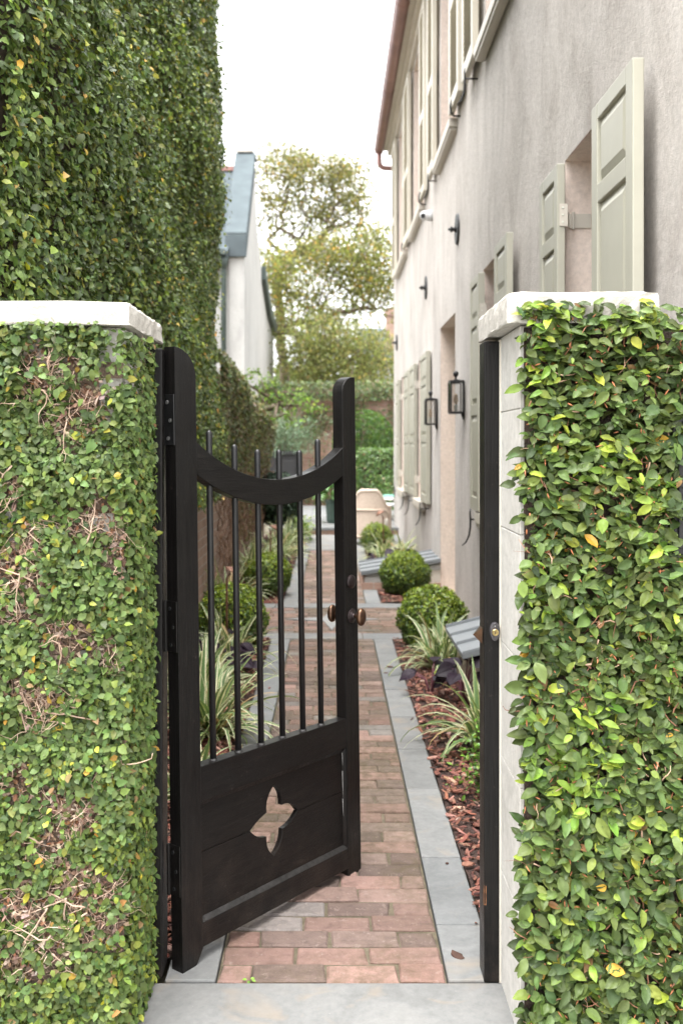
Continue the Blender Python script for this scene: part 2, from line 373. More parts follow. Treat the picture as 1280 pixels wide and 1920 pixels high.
# mossy bed the bricks sit in
g = MB(); g.box(-.334, .334, 2.78, 14.4, -.059, -.0075); g.box(-1.1, -.336, 7.99, 9.24, -.059, -.0075); g.box(.336, 1.17, 7.99, 9.24, -.059, -.0075)
tag(g.build('brick_joints', 'joint'), kind='structure')
vn_b = VN(3)
def bricks(regions):
    v = []; f = []; cl = []
    pal = [(.225, .125, .104), (.185, .112, .095), (.235, .15, .128), (.155, .105, .092), (.185, .128, .11), (.255, .148, .126), (.125, .086, .075)]
    dark = (.18, .155, .15)
    for x0, x1, y0, y1, row, ln in regions:
        nrow = max(1, round((y1-y0)/row)); rh = (y1-y0)/nrow
        for r in range(nrow):
            x = x0 - (0 if r % 2 else .5*ln) + R.normal(0, .012)
            while x < x1-.02:
                l = ln*(1+R.normal(0, .02)); a = max(x, x0); b = min(x+l, x1)
                if b > x1-.03: b = x1
                if b-a > .035:
                    gp = .0026+abs(R.normal(0, .0018)); yc0 = y0+r*rh; yc1 = yc0+rh
                    zt = R.normal(0, .0016); c = .004+abs(R.normal(0, .0015)); tl = R.normal(0, .004, 2)
                    ring = [(a+gp, yc0+gp), (b-gp, yc0+gp), (b-gp, yc1-gp), (a+gp, yc1-gp)]
                    ring = [(px+R.normal(0, .003), py+R.normal(0, .0025)) for px, py in ring]
                    cx, cy = (a+b)/2, (yc0+yc1)/2; n = len(v)
                    def zz(px, py): return zt+(px-cx)*tl[0]*1.4+(py-cy)*tl[1]*2
                    for px, py in ring: v.append((px, py, -.05))
                    for px, py in ring: v.append((px, py, zz(px, py)-c))
                    for px, py in ring:
                        sx = c*np.sign(cx-px)*R.uniform(.7, 1.3); sy = c*np.sign(cy-py)*R.uniform(.7, 1.3); v.append((px+sx, py+sy, zz(px, py)))
                    for i in range(4):
                        j = (i+1) % 4; f.append((n+i, n+j, n+4+j, n+4+i)); f.append((n+4+i, n+4+j, n+8+j, n+8+i))
                    f.append((n+8, n+9, n+10, n+11))
                    col = np.array(dark if R.random() < .06 else pal[R.integers(len(pal))])*R.uniform(.78, 1.15)
                    col = (col*.8+col.mean()*.2)*np.array((1.10, 1.09, 1.04))
                    if yc0 > 3.6: col = col*np.array((.95, .985, .965))
                    cl += [tuple(col)]*12
                x += l
    m = MB(); m.v = v; m.f = f; m.c = cl; return m
g = bricks([(-.332, .332, 2.782, 7.742, .0985, .218), (-.332, .332, 9.5, 14.4, .0985, .218), (-1.1, 1.17, 7.99, 9.24, .0985, .218)])
tag(g.build('brick_path', 'pave', smooth=False), kind='structure')
# four-pointed stone star let into the crossing
g = MB(); st = []
for k in range(8):
    w = math.pi/4*k; r = (.42, .105)[k % 2]
    st.append((r*math.sin(w)*1.0, 8.62+r*math.cos(w)*1.25))
g.prism([(x, y, -.03) for x, y in st], [(x, y, .0075) for x, y in st], (1.25, 1.25, 1.25))
tag(g.build('star_inlay', 'stone', bevel=.002), kind='structure')
# far step and raised terrace
g = MB(); g.box(-1.1, 3.5, 16.95, 30, -.06, .085); tag(g.build('terrace_riser', 'brickx'), kind='structure')
g = MB(); slab_row(g, [(a, a+.7, b, b+.7) for a in (-1.12, -.42, .28, .98, 1.68, 2.38) for b in (16.92, 17.62, 18.32, 19.02, 19.72, 20.42, 21.12, 21.82, 22.52)], -.05)
g.v = [(x, y, z+.128) for x, y, z in g.v]
tag(g.build('terrace', 'stone', bevel=.005), kind='structure')

# mulch beds: uneven soil sheet plus loose bark chips
vn = VN(5)
BEDS = [(.488, 1.179, 2.86, 7.742), (.488, 1.179, 9.498, 14.4), (-1.149, -.488, 2.9, 7.742), (-1.149, -.488, 9.498, 16.9)]
def soilz(x, y): return -.012+.03*vn(np.asarray(x)*9, np.asarray(y)*9)*1.0+.012*vn(np.asarray(x)*40, np.asarray(y)*40)
g = MB()
for x0, x1, y0, y1 in BEDS:
    nx = 14; ny = int((y1-y0)/.05); X, Y = np.meshgrid(np.linspace(x0, x1, nx+1), np.linspace(y0, y1, ny+1)); Z = soilz(X, Y)-.006
    n = len(g.v); g.add(np.stack([X.ravel(), Y.ravel(), Z.ravel()], 1), [(j*(nx+1)+i, j*(nx+1)+i+1, (j+1)*(nx+1)+i+1, (j+1)*(nx+1)+i) for j in range(ny) for i in range(nx)])
tag(g.build('mulch_bed', 'soil', smooth=True), kind='structure')
def chips():
    P = []
    for (x0, x1, y0, y1), n in zip(BEDS, (5200, 1800, 4800, 2600)):
        y = y0+(y1-y0)*R.random(n)**1.35; x = R.uniform(x0+.005, x1-.01, n); P.append(np.stack([x, y, soilz(x, y)+R.uniform(-.002, .012, n)], 1))
    for sx in (-1, 1):                   # a few spilled on to the stone edging
        k = 12; y = 2.9+4.7*R.random(k); x = sx*(.485-.13*R.random(k)**2.5); P.append(np.stack([x, y, np.full(k, .006)], 1))
    P = np.concatenate(P); n = len(P)
    a = R.uniform(0, 2*np.pi, n); L = np.minimum(R.gamma(5, .0062, n)+.008, .05); W = L*R.uniform(.22, .55, n); H = R.uniform(.0025, .006, n)
    U = np.stack([np.cos(a), np.sin(a), R.normal(0, .28, n)], 1); Nn = np.stack([R.normal(0, .32, n), R.normal(0, .32, n), np.ones(n)], 1)
    U = unit(U); Nn = unit(Nn - U*np.sum(Nn*U, 1, keepdims=True)); Vv = np.cross(Nn, U)
    t = np.array([(-.5, -.3, 0), (-.1, -.5, 0), (.5, -.25, 0), (.42, .3, 0), (0, .5, 0), (-.46, .28, 0)])
    t = np.concatenate([t, t*np.array((.9, .85, 0))+np.array((0, 0, 1))])
    tt = t[None]*(1+R.normal(0, .12, (n, 12, 1)))
    V = P[:, None]+U[:, None]*tt[..., 0:1]*L[:, None, None]+Vv[:, None]*tt[..., 1:2]*W[:, None, None]+Nn[:, None]*tt[..., 2:3]*H[:, None, None]
    tf = [(6, 7, 8), (6, 8, 9), (6, 9, 10), (6, 10, 11)]
    for i in range(6): j = (i+1) % 6; tf += [(i, j, 6+j), (i, 6+j, 6+i)]
    T = np.array(tf)[None]+(np.arange(n)*12)[:, None, None]
    col = palette(n, [(5, (.26, .105, .075)), (4, (.185, .078, .056)), (2, (.33, .17, .125)), (1, (.42, .27, .20)), (1.5, (.09, .042, .032))], .2)
    return V.reshape(-1, 3), T.reshape(-1, 3), np.repeat(col, 12, 0)
V, T, c = chips(); tag(np_mesh('mulch_chips', V, T, c, 'chip', smooth=False), 'loose red-brown bark chips covering the planting beds', 'mulch', kind='stuff')

# ================================================================== GATE PILLARS, JAMBS
def pillar(root, x0, x1, y0, y1, top, joints, face_inner):
    w = MB(); zs = [0]+joints+[top]
    w.box(x0+.004, x1-.004, y0+.004, y1-.004, -.1, top)
    for a, b in zip(zs[:-1], zs[1:]): w.box(x0, x1, y0, y1, a+.0009 if a else -.1, b-.0009)
    return w
lp = thing('gate_pillar', (-1.0, 2.7, 0), 'creeper-clad cream pillar with a long flat stone cap, on the hinged side of the gate', 'pillar')
pillar(lp, -2.4, -.545, 2.5, 2.9, 1.862, [.66, .99, 1.32], 1).build('wall', 'pillar', lp, bevel=.0025)
def cap(x0, x1, y0, y1, z0, z1, lean=.006):
    m = MB(); s = .012
    a = [(x0, y0, z0), (x1, y0, z0), (x1, y1, z0), (x0, y1, z0)]
    n = 14; vs = []; fs = []
    for zz, ins in ((z0, .0), (z0+.004, 0), ((z0+z1)/2, -.001), (z1-.012, 0), (z1-.003, .005), (z1, .014)):
        ring = []
        for (xa, ya), (xb, yb) in (((x0+ins, y0+ins), (x1-ins, y0+ins)), ((x1-ins, y0+ins), (x1-ins, y1-ins)), ((x1-ins, y1-ins), (x0+ins, y1-ins)), ((x0+ins, y1-ins), (x0+ins, y0+ins))):
            for k in range(n):
                t = k/n; ring.append((xa+(xb-xa)*t+R.normal(0, .0016), ya+(yb-ya)*t+R.normal(0, .0016), zz+R.normal(0, .0016)+lean*(t-.5)*.3))
        vs += ring
    m_ = 4*n
    for i in range(5):
        for k in range(m_): fs.append((i*m_+k, i*m_+(k+1) % m_, (i+1)*m_+(k+1) % m_, (i+1)*m_+k))
    fs += [tuple(range(m_-1, -1, -1)), tuple(5*m_+k for k in range(m_))]
    m.add(vs, fs); return m
cap(-2.45, -.518, 2.455, 2.935, 1.864, 1.925).build('cap', 'cap', lp)
rp = thing('gate_pillar', (.85, 2.7, 0), 'white stucco pillar on the latch side of the gate, its inner face bare of creeper', 'pillar')
w = pillar(rp, .4885, .9, 2.5, 2.9, 1.866, [.33, .66, .99, 1.32, 1.65], -1); w.box(.9, 1.19, 2.52, 2.88, -.1, 1.84); w.build('wall', 'pillar', rp, bevel=.0025)
cap(.447, .835, 2.455, 2.94, 1.868, 1.948).build('cap', 'cap', rp)
g = MB(); g.box(.4835, .4885, 2.776, 2.86, 0, 1.86); g.build('caulk_strip', 'cream', rp)
# dark metal box half buried in the creeper
mb_ = thing('meter_box', (1.0, 2.5, 1.27), 'black metal box set into the creeper at the right edge, flush with the right pillar', 'box')
g = MB(); g.box(.873, 1.16, 2.46, 2.5185, 1.272, 1.675); g.build('body', 'iron', mb_, bevel=.004)
g = MB(); g.box(.885, 1.15, 2.452, 2.459, 1.29, 1.60); g.build('door', 'iron', mb_, bevel=.003)

g = MB(); g.box(-.565, -.494, 2.80, 2.895, .0, 1.838)
o = g.build('gate_post', 'black', base=(-.513, 2.85, 0), bevel=.004)
tag(o, 'weathered black timber post fixed to the creeper-covered pillar, behind the gate hinges', 'post')
jr = thing('gate_post', (.462, 2.82, 0), 'black timber post on the white pillar with a keyed lock halfway up', 'post')
g = MB(); g.box(.4395, .4835, 2.776, 2.862, .0, 1.856); g.build('jamb', 'black', jr, bevel=.003)
M['platemetal'] = plain('plate_metal', (.16, .15, .16), (.07, .065, .07), 40, .35, .05, 60, metal=.7)
M['rawwood'] = plain('raw_wood', (.36, .15, .06), (.22, .09, .04), 60, .8, .2)
lk = at(927.5, 1184, 2.774)
g = MB(); ring = [(math.cos(k*math.pi/12)*.0155*(1+.1*math.sin(k*math.pi/12)), math.sin(k*math.pi/12)*.0285) for k in range(24)]
cx, cz = lk[0]-.001, lk[2]
g.prism([(cx+x, 2.7755, cz+z) for x, z in ring], [(cx+x*.86, 2.767, cz+z*.9) for x, z in ring])
lpz = g.build('lock_plate', 'platemetal', jr, bevel=.001)
g = MB(); g.lathe([(.0098, 0), (.0098, .006), (.0085, .0075), (.0060, .0072), (.0058, .0055), (.0022, .0055)], (cx, 2.7675, cz-.001), (0, -1, 0), 20); g.build('lock_cylinder', 'brass', lpz)
g = MB(); g.box(cx-.0012, cx+.0012, 2.7605, 2.7618, cz-.004, cz+.002); g.build('keyhole', 'planter', lpz)
g = MB(); g.lathe([(.0022, 0), (.0018, .0012)], (cx, 2.767, cz+.0165), (0, -1, 0), 10); g.build('screw', 'steel', lpz)
g = MB(); zc = .997
g.add([(.440, 2.81, zc-.024), (.440, 2.85, zc-.024), (.440, 2.85, zc+.024), (.440, 2.81, zc+.024), (.415, 2.83, zc)], [(0, 1, 2, 3), (0, 4, 1), (1, 4, 2), (2, 4, 3), (3, 4, 0)])
g.build('latch_boss', 'bronze', jr)
g = MB(); ch = [(0, .0), (.02, .012), (.03, .07), (.012, .09), (.018, .13), (.004, .14)]
g.add([(.4387, 2.7775+x*.12, .225+z*.4) for x, z in ch]+[(.4392+.006, 2.7752, .225+z*.4) for x, z in ch], [(0, 1, 7, 6), (1, 2, 8, 7), (2, 3, 9, 8), (3, 4, 10, 9), (4, 5, 11, 10)]); tag(g.build('bare_wood_chip', 'rawwood', jr), 'orange bare wood where the paint has chipped off')

# ================================================================== THE GATE
CT, SN = .606, .795
def G(s, t, z):                 # along the leaf, out of its front face, up; the leaf sags and leans a little
    return (-.437+CT*s+SN*t-.013*z, 2.818+SN*s-CT*t, z-.028*s)
gate = thing('garden_gate', G(0, 0, 0), 'half-open black timber gate with a dipped top rail, round bars and a cut-out star', 'gate')
def gprism(mb, poly, t0, t1):   # outline in (s,z) swept through the leaf's thickness
    mb.prism([G(s, t0, z) for s, z in poly], [G(s, t1, z) for s, z in poly])
g = MB(); poly = [(0, 0), (.055, 0), (.085, .045)]
poly += [(.085*1.0-.083*(1-math.cos(w)), 1.762+.083*math.sin(w)) for w in np.linspace(0, math.pi/2, 12)] + [(0, 1.846)]
gprism(g, poly, 0, -.046); st1 = g.build('stile', 'black', gate, bevel=.0022)
g = MB(); poly = [(.835, .0), (.893, .0), (.90, .012), (.90, 1.832)] + [(.896-.074*math.sin(w), 1.774+.058*math.cos(w)) for w in np.linspace(.05, math.pi/2, 12)] + [(.822, .022)]
gprism(g, poly, 0, -.046); st2 = g.build('stile', 'black', gate, bevel=.0022)
# dipped rail: two concentric arcs
g = MB(); cs, Rt = .4535, .648; ztop = 1.455; zc = ztop+Rt
up = []; lo = []
for s in np.linspace(.083, .824, 29):
    up.append((s, zc-math.sqrt(Rt**2-(s-cs)**2))); lo.append((s, zc-math.sqrt((Rt+.084)**2-(s-cs)**2)))
vs = [G(s, t, z) for ring, t in ((up, -.002), (lo, -.002), (up, -.043), (lo, -.043)) for s, z in ring]; n = 29; fs = []
for i in range(n-1): fs += [(i, i+1, n+i+1, n+i), (2*n+i, 3*n+i, 3*n+i+1, 2*n+i+1), (i, 2*n+i, 2*n+i+1, i+1), (n+i, n+i+1, 3*n+i+1, 3*n+i)]
fs += [(0, n, 3*n, 2*n), (n-1, 3*n-1, 4*n-1, 2*n-1)]
g.add(vs, fs); g.build('dipped_rail', 'blackh', gate, bevel=.0022)
g = MB(); gprism(g, [(.083, .485), (.824, .485), (.824, .59), (.083, .59)], -.002, -.044); g.build('middle_rail', 'blackh', gate, bevel=.0022)
g = MB(); gprism(g, [(.083, .047), (.824, .047), (.824, .12), (.083, .12)], -.002, -.044); g.build('bottom_rail', 'blackh', gate, bevel=.0022)
# panel: two boards meeting at the star's waist
def petal(a, b, bulge, n=7):
    (x0, y0), (x1, y1) = a, b; mx, my = (x0+x1)/2, (y0+y1)/2; dx, dy = x1-x0, y1-y0
    cx, cy = mx-dy*bulge*2, my+dx*bulge*2
    return [((1-t)**2*x0+2*t*(1-t)*cx+t*t*x1, (1-t)**2*y0+2*t*(1-t)*cy+t*t*y1) for t in np.linspace(0, 1, n)]
SC = .3268
Lt, Rr, Tp, Bt = (.318, SC), (.557, SC), (.437, .443), (.432, .213)
up = petal(Lt, (.399, .363), .05)[1:]+petal((.397, .365), Tp, .15)[1:]+petal(Tp, (.474, .368), .15)[1:]+petal((.474, .368), Rr, .15)[1:]
dn = petal(Lt, (.397, .285), -.11)[1:]+petal((.396, .284), Bt, -.14)[1:]+petal(Bt, (.477, .288), -.14)[1:]+petal((.477, .288), Rr, -.10)[1:]
pan = MB(); e = .0008
gprism(pan, [(.084, SC+e), (Lt[0], SC+e)]+up[:-1]+[(Rr[0], SC+e), (.823, SC+e), (.823, .484), (.084, .484)], -.016, -.034)
gprism(pan, [(.084, SC-e), (Lt[0], SC-e)]+dn[:-1]+[(Rr[0], SC-e), (.823, SC-e), (.823, .121), (.084, .121)], -.0165, -.034)
panel = pan.build('panel', 'blackh', gate, bevel=.0008, seg=1)
g = MB()                         # sloped bead along the panel's edges
g.prism([G(.085, -.004, .119), G(.085, -.016, .119), G(.085, -.016, .133)], [G(.822, -.004, .119), G(.822, -.016, .119), G(.822, -.016, .133)])
g.build('bead', 'edgewear', panel)
g = MB(); g.prism([G(.085, -.005, .486), G(.085, -.016, .486), G(.085, -.016, .468)], [G(.822, -.005, .486), G(.822, -.016, .486), G(.822, -.016, .468)])
g.prism([G(.8225, -.006, .13), G(.8225, -.016, .13), G(.812, -.016, .13)], [G(.8225, -.006, .48), G(.8225, -.016, .48), G(.812, -.016, .48)])
g.prism([G(.0845, -.008, .13), G(.0845, -.016, .13), G(.093, -.016, .13)], [G(.0845, -.008, .48), G(.0845, -.016, .48), G(.093, -.016, .48)])
g.build('bead', 'black', panel)
g = MB()                         # a dried smear of caulk beside the stile
for a, b, wdt in ((.235, .30, .0014), (.305, .40, .001), (.42, .466, .0012)): g.prism([G(.8135, -.0145, a), G(.8135+wdt, -.0145, a), G(.813, -.0158, a)], [G(.8125, -.0145, b), G(.8125+wdt, -.0145, b), G(.812, -.0158, b)])
g.build('caulk_line', 'whitewall', panel)
for s, zt in ((.160, 1.606), (.273, 1.566), (.382, 1.553), (.490, 1.555), (.598, 1.556), (.700, 1.598)):
    g = MB(); r = .0102; pts = [G(s, -.022, z) for z in (.57, zt-.012, zt-.006, zt-.002, zt)]
    g.tube(pts, [r, r, r*.9, r*.62, r*.2], 14); b = g.build('bar', 'iron', gate, smooth=True)
    g = MB()
    g.tube([G(s, -.022, .5905), G(s, -.022, .596)], [.0145, .011], 14); g.build('collar', 'edgewear', b)
# locks and knobs
def axis_out(sgn): return Vector(G(0, sgn, 0))-Vector(G(0, 0, 0))
sk = .861
for sgn, t0 in ((1, 0.0), (-1, -.046)):
    ax = axis_out(sgn)
    g = MB(); g.lathe([(.026, 0), (.026, .003), (.0235, .0055), (.019, .007), (.017, .0095), (.012, .0115), (.010, .0145)], G(sk, t0, .958), ax, 24); ro = g.build('knob_rose', 'darkbronze', gate, smooth=False)
    g = MB(); ce = Vector(G(sk, t0, .958))+ax.normalized()*.043
    prof = [(.006, -.033), (.006, -.012), (.0075, -.010), (.011, -.008)]
    g.tube([Vector(G(sk, t0, .958))+ax.normalized()*q for q in (.012, .036)], [.0065, .0058], 12)
    # egg-shaped handle, long axis upright
    vs = []; fs = []; nu, nv = 14, 20; az = Vector((0, 0, 1)); ay = ax.normalized(); ah = ay.cross(az)
    for i in range(nu+1):
        u = math.pi*i/nu
        for k in range(nv):
            w = 2*math.pi*k/nv
            vs.append(ce+az*math.cos(u)*.0325+ah*math.sin(u)*math.cos(w)*.0235+ay*math.sin(u)*math.sin(w)*.0155)
    for i in range(nu):
        for k in range(nv): fs.append((i*nv+k, i*nv+(k+1) % nv, (i+1)*nv+(k+1) % nv, (i+1)*nv+k))
    g.add(vs, fs); g.build('knob', 'bronze', ro, smooth=True)
    g = MB(); g.lathe([(.0255, 0), (.0255, .004), (.022, .0075), (.0205, .0085), (.017, .0105), (.012, .0125), (.004, .0135)], G(sk-.003, t0, 1.083), ax, 24); g.build('deadbolt_rose', 'darkbronze', gate)
# hinges on the hinge-side edge
eo = Vector(G(-1, 0, 0))-Vector(G(0, 0, 0)); eo.normalize()
for zc in (1.63, 1.02, .30):
    g = MB(); a = .075
    g.prism([G(-.0004, -.004, zc-a), G(-.0004, -.045, zc-a), G(-.0004, -.045, zc+a), G(-.0004, -.004, zc+a)], [G(-.0026, -.005, zc-a+.001), G(-.0026, -.044, zc-a+.001), G(-.0026, -.044, zc+a-.001), G(-.0026, -.005, zc+a-.001)])
    g.tube([G(-.004, -.049, zc-a), G(-.004, -.049, zc+a)], .006, 10)
    h = g.build('hinge', 'iron' if zc > 1.4 else 'black', gate)
    for dt, dz in ((-.032, .052), (-.020, -.002), (-.029, -.055)):
        g = MB(); g.lathe([(.0062, 0), (.0062, .0012), (.0045, .0022), (.0025, .0016)], G(-.0026, dt, zc+dz), eo, 12); g.build('screw', 'steel' if zc > 1.4 else 'iron', h)
# ================================================================== STUCCO HOUSE (right)
HX, HY0, HY1, HZ = 1.18, 2.93, 18.3, 7.28
house = thing('stucco_house', (HX, HY0, 0), 'tall grey-pink stucco house along the right of the path, with sage shutters on two storeys', 'house')
# openings: y0, y1, z0, z1
GW = [(3.98, 4.87, 1.05, 3.0), (6.42, 7.5, 1.05, 2.93), (12.15, 13.1, .86, 2.72), (15.05, 16.25, .86, 2.72)]
UW = [(5.98, 7.38, 4.64, 6.98), (9.10, 10.42, 4.64, 6.98), (12.3, 13.85, 4.64, 6.98), (15.2, 16.9, 4.64, 6.98)]
DOOR = (9.2, 10.46, -.05, 2.84)
OPN = GW+UW+[DOOR]
ys = sorted({HY0, HY1, *[q for o in OPN for q in o[:2]], *np.arange(3.4, 18, .6)}); zs = sorted({-.1, HZ, *[q for o in OPN for q in o[2:]], *np.arange(.4, 7.2, .6)})
w = MB(); idx = {}; vs = []; fs = []; vw = VN(21)
def vid(y, z):
    k = (round(y, 4), round(z, 4))
    if k not in idx:
        near = any(o[0]-.02 <= y <= o[1]+.02 and o[2]-.02 <= z <= o[3]+.02 for o in OPN)
        dx = 0 if near else .016*(float(vw(np.array(y*.9), np.array(z*.9)))-.5)
        idx[k] = len(vs); vs.append((HX+dx, y, z))
    return idx[k]
for ya, yb in zip(ys[:-1], ys[1:]):
    for za, zb in zip(zs[:-1], zs[1:]):
        ym, zm = (ya+yb)/2, (za+zb)/2
        if any(o[0] < ym < o[1] and o[2] < zm < o[3] for o in OPN): continue
        fs.append((vid(ya, za), vid(yb, za), vid(yb, zb), vid(ya, zb)))
w.add(vs, fs)
w.add([(HX, HY0, -.1), (5.5, HY0, -.1), (5.5, HY0, HZ), (HX, HY0, HZ)], [(0, 1, 2, 3)])
w.add([(HX, HY1, -.1), (5.5, HY1, -.1), (5.5, HY1, HZ), (HX, HY1, HZ)], [(0, 3, 2, 1)])
w.add([(5.5, HY0, -.1), (5.5, HY1, -.1), (5.5, HY1, HZ), (5.5, HY0, HZ)], [(0, 1, 2, 3)])
w.build('wall', 'stucco', house, smooth=False)
DEP = .24
def reveal(o, parent, name='reveal'):
    y0, y1, z0, z1 = o; a, b = HX+.002, HX+DEP; t = .02; m = MB()
    m.box(a, b, y1-.0, y1+t, z0-t, z1+t); m.box(a, b, y0-t, y0, z0-t, z1+t); m.box(a, b, y0, y1, z1, z1+t); m.box(a, b, y0, y1, z0-t, z0)
    return m.build(name, 'reveal', parent)
def window(o, sill):
    y0, y1, z0, z1 = o; m = MB(); x0, x1 = HX+DEP-.05, HX+DEP; f = .05
    m.box(x0, x1, y0, y0+f, z0, z1); m.box(x0, x1, y1-f, y1, z0, z1); m.box(x0, x1, y0+f, y1-f, z1-f, z1); m.box(x0, x1, y0+f, y1-f, z0, z0+f)
    zm = (z0+z1)/2; m.box(x0+.005, x1, y0+f, y1-f, zm-.025, zm+.025)
    for k in (1, 2): yy = y0+f+(y1-y0-2*f)*k/3; m.box(x0+.012, x1, yy-.009, yy+.009, z0+f, zm-.025); m.box(x0+.012, x1, yy-.009, yy+.009, zm+.025, z1-f)
    wn = m.build('window', 'cream', house, bevel=.003)
    m = MB(); m.box(x1-.012, x1-.006, y0+f, y1-f, z0+f, z1-f); m.build('pane', 'darkglass', wn)
    reveal(o, wn)
    m = MB(); e, h, a, b = sill
    m.box(HX-e, HX+.06, a, b, z0-h, z0-.002); m.box(HX-e+.012, HX-.001, a+.02, b-.02, z0-h-.03, z0-h-.001)
    m.build('sill', 'cream', wn, bevel=.006)
    return wn
window(GW[0], (.07, .06, 3.9, 4.95)); window(GW[1], (.07, .09, 6.35, 7.5)); window(GW[2], (.08, .09, 12.05, 13.15)); window(GW[3], (.08, .09, 14.95, 16.3))
for o, a, b in zip(UW, (5.9, 9.0, 12.16, 15.0), (7.44, 10.52, 13.98, 17.02)): window(o, (.085, .085, a, b))

def hook(parent, y, z, x=None):            # S-shaped iron holdback under a shutter
    m = MB(); x0 = HX-.10
    m.tube([(HX+.01, y, z), (x0, y, z)], .007, 6)
    m.tube([(x0, y, z+.085), (x0-.004, y-.002, z+.05), (x0, y, z), (x0-.001, y+.004, z-.06), (x0-.012, y+.008, z-.13), (x0-.035, y+.01, z-.18), (x0-.065, y+.012, z-.205)], [.005, .007, .008, .0075, .007, .006, .003], 6)
    return m.build('holdback', 'iron', parent, smooth=True)
def shutter(y0, y1, z0, z1, xf, th=.042, kind='panel', dog=True, hinge_y=None, hz=(.18, .82)):
    """one leaf standing off the wall; xf is its street face"""
    m = MB(); xb = xf+th; W = y1-y0; st = min(.085, W*.17); H = z1-z0
    m.box(xf, xb, y0, y0+st, z0, z1); m.box(xf, xb, y1-st, y1, z0, z1)
    if kind == 'panel': rails = [(0, .055), (.405, .455), (.785, .825), (.965, 1.0)]
    else: rails = [(0, .05), (.40, .44), (.965, 1.0)]
    rz = [(z0+a*H, z0+b*H) for a, b in rails]
    for a, b in rz: m.box(xf+.001, xb-.001, y0+st-.001, y1-st+.001, a, b)
    mt = 'creamshutter' if kind == 'louvre' else 'shutter'; s = m.build('shutter', mt, house, bevel=.004)
    for (a0, b0), (a1, b1) in zip(rz[:-1], rz[1:]):
        p = MB(); ya, yb, za, zb = y0+st, y1-st, b0, a1
        if kind == 'panel':
            i = min(.045, (yb-ya)*.2)
            p.prism([(xf+.020, ya, za), (xf+.020, yb, za), (xf+.020, yb, zb), (xf+.020, ya, zb)], [(xf+.004, ya+i, za+i), (xf+.004, yb-i, za+i), (xf+.004, yb-i, zb-i), (xf+.004, ya+i, zb-i)])
            p.prism([(xf+.030, ya, za), (xf+.030, yb, za), (xf+.030, yb, zb), (xf+.030, ya, zb)], [(xf+.0205, ya, za), (xf+.0205, yb, za), (xf+.0205, yb, zb), (xf+.0205, ya, zb)])
            p.build('raised_panel', 'shutter', s)
        else:
            n = int((zb-za)/.042)
            for k in range(n):
                zc = za+(k+.5)*(zb-za)/n
                p.prism([(xf+.004, ya, zc-.020), (xf+.009, ya, zc-.022), (xb-.004, ya, zc+.014), (xb-.009, ya, zc+.016)], [(xf+.004, yb, zc-.020), (xf+.009, yb, zc-.022), (xb-.004, yb, zc+.014), (xb-.009, yb, zc+.016)])
            p.build('louvres', mt, s)
    if dog: hook(s, (y0+y1)/2, z0-.075)
    if hinge_y is not None:                # strap hinge reaching from the leaf back to the opening's side
        sg, yj = hinge_y
        for q in hz:
            zc = z0+q*H; p = MB(); ye = y0 if sg < 0 else y1
            ya, yb = sorted((ye+.001*sg, yj+sg*.004))
            yp, yq = sorted((ye+sg*.001, yj-.004 if sg < 0 else ye+.006))
            p.box(xf+.012, xb+.012, *sorted((ye+sg*.001, ye+sg*.005)), zc-.055, zc+.055)
            yb_ = yj-.010; p.prism([(xb+.004, ye-.005, zc-.036), (xb+.004, ye-.0012, zc-.036), (xb+.004, ye-.0012, zc+.036), (xb+.004, ye-.005, zc+.036)], [(HX+.02, yb_, zc-.036), (HX+.02, yb_+.005, zc-.036), (HX+.02, yb_+.005, zc+.036), (HX+.02, yb_, zc+.036)]); p.box(HX+.0195, HX+.13, yb_, yb_+.005, zc-.036, zc+.036)
            p.tube([(HX+.04, yj-.012, zc-.044), (HX+.04, yj-.012, zc+.044)], .008, 8)
            p.build('hinge', 'cream', s, bevel=.002)
            if sg < 0:
                for dz in (-.035, 0, .035): p = MB(); p.lathe([(.006, 0), (.004, .002)], (xf+.028, ye-.0052, zc+dz), (0, -1, 0), 8); p.build('screw', 'candle', s)
    return s
# ground-floor leaves (near and far leaf of each window)
shutter(3.46, 4.01, 1.06, 2.955, 1.082, dog=True)
tag(shutter(4.74, 5.15, 1.06, 2.95, 1.110, .04, hinge_y=(-1, 4.872), hz=(.125, .865)))
shutter(6.03, 6.50, 1.06, 2.90, 1.095, .042)
shutter(7.26, 7.72, 1.06, 2.87, 1.105, .05, hinge_y=(-1, 7.502), hz=(.13, .84))
shutter(11.36, 12.14, .87, 2.69, 1.115, .05); shutter(13.12, 13.92, .87, 2.69, 1.118, .05, hinge_y=(-1, 13.10), hz=(.13, .84))
shutter(14.2, 15.0, .87, 2.69, 1.118, .05); shutter(16.26, 16.88, .87, 2.69, 1.12, .05, hinge_y=(-1, 16.25), hz=(.13, .84))
# upper louvred leaves
shutter(7.50, 8.12, 4.62, 7.0, 1.095, .05, 'louvre'); shutter(5.2, 5.92, 4.62, 7.0, 1.095, .05, 'louvre', dog=False)
shutter(8.38, 9.03, 4.66, 7.0, 1.095, .05, 'louvre', dog=False); shutter(10.50, 11.12, 4.62, 7.0, 1.095, .05, 'louvre')
shutter(11.62, 12.24, 4.66, 7.0, 1.105, .05, 'louvre', dog=False); shutter(13.93, 14.75, 4.62, 7.0, 1.095, .05, 'louvre', dog=False)
shutter(14.78, 15.15, 4.66, 7.0, 1.105, .05, 'louvre', dog=False); shutter(16.95, 17.7, 4.62, 7.0, 1.10, .05, 'louvre', dog=False)
for y in (8.80, 12.0, 15.0):                # catch on the near leaf's foot
    m = MB(); m.tube([(1.10, y, 4.74), (1.085, y+.01, 4.68), (1.09, y+.02, 4.62), (1.12, y+.02, 4.59), (1.19, y+.02, 4.59)], .010, 6); m.build('holdback', 'iron', house, smooth=True)
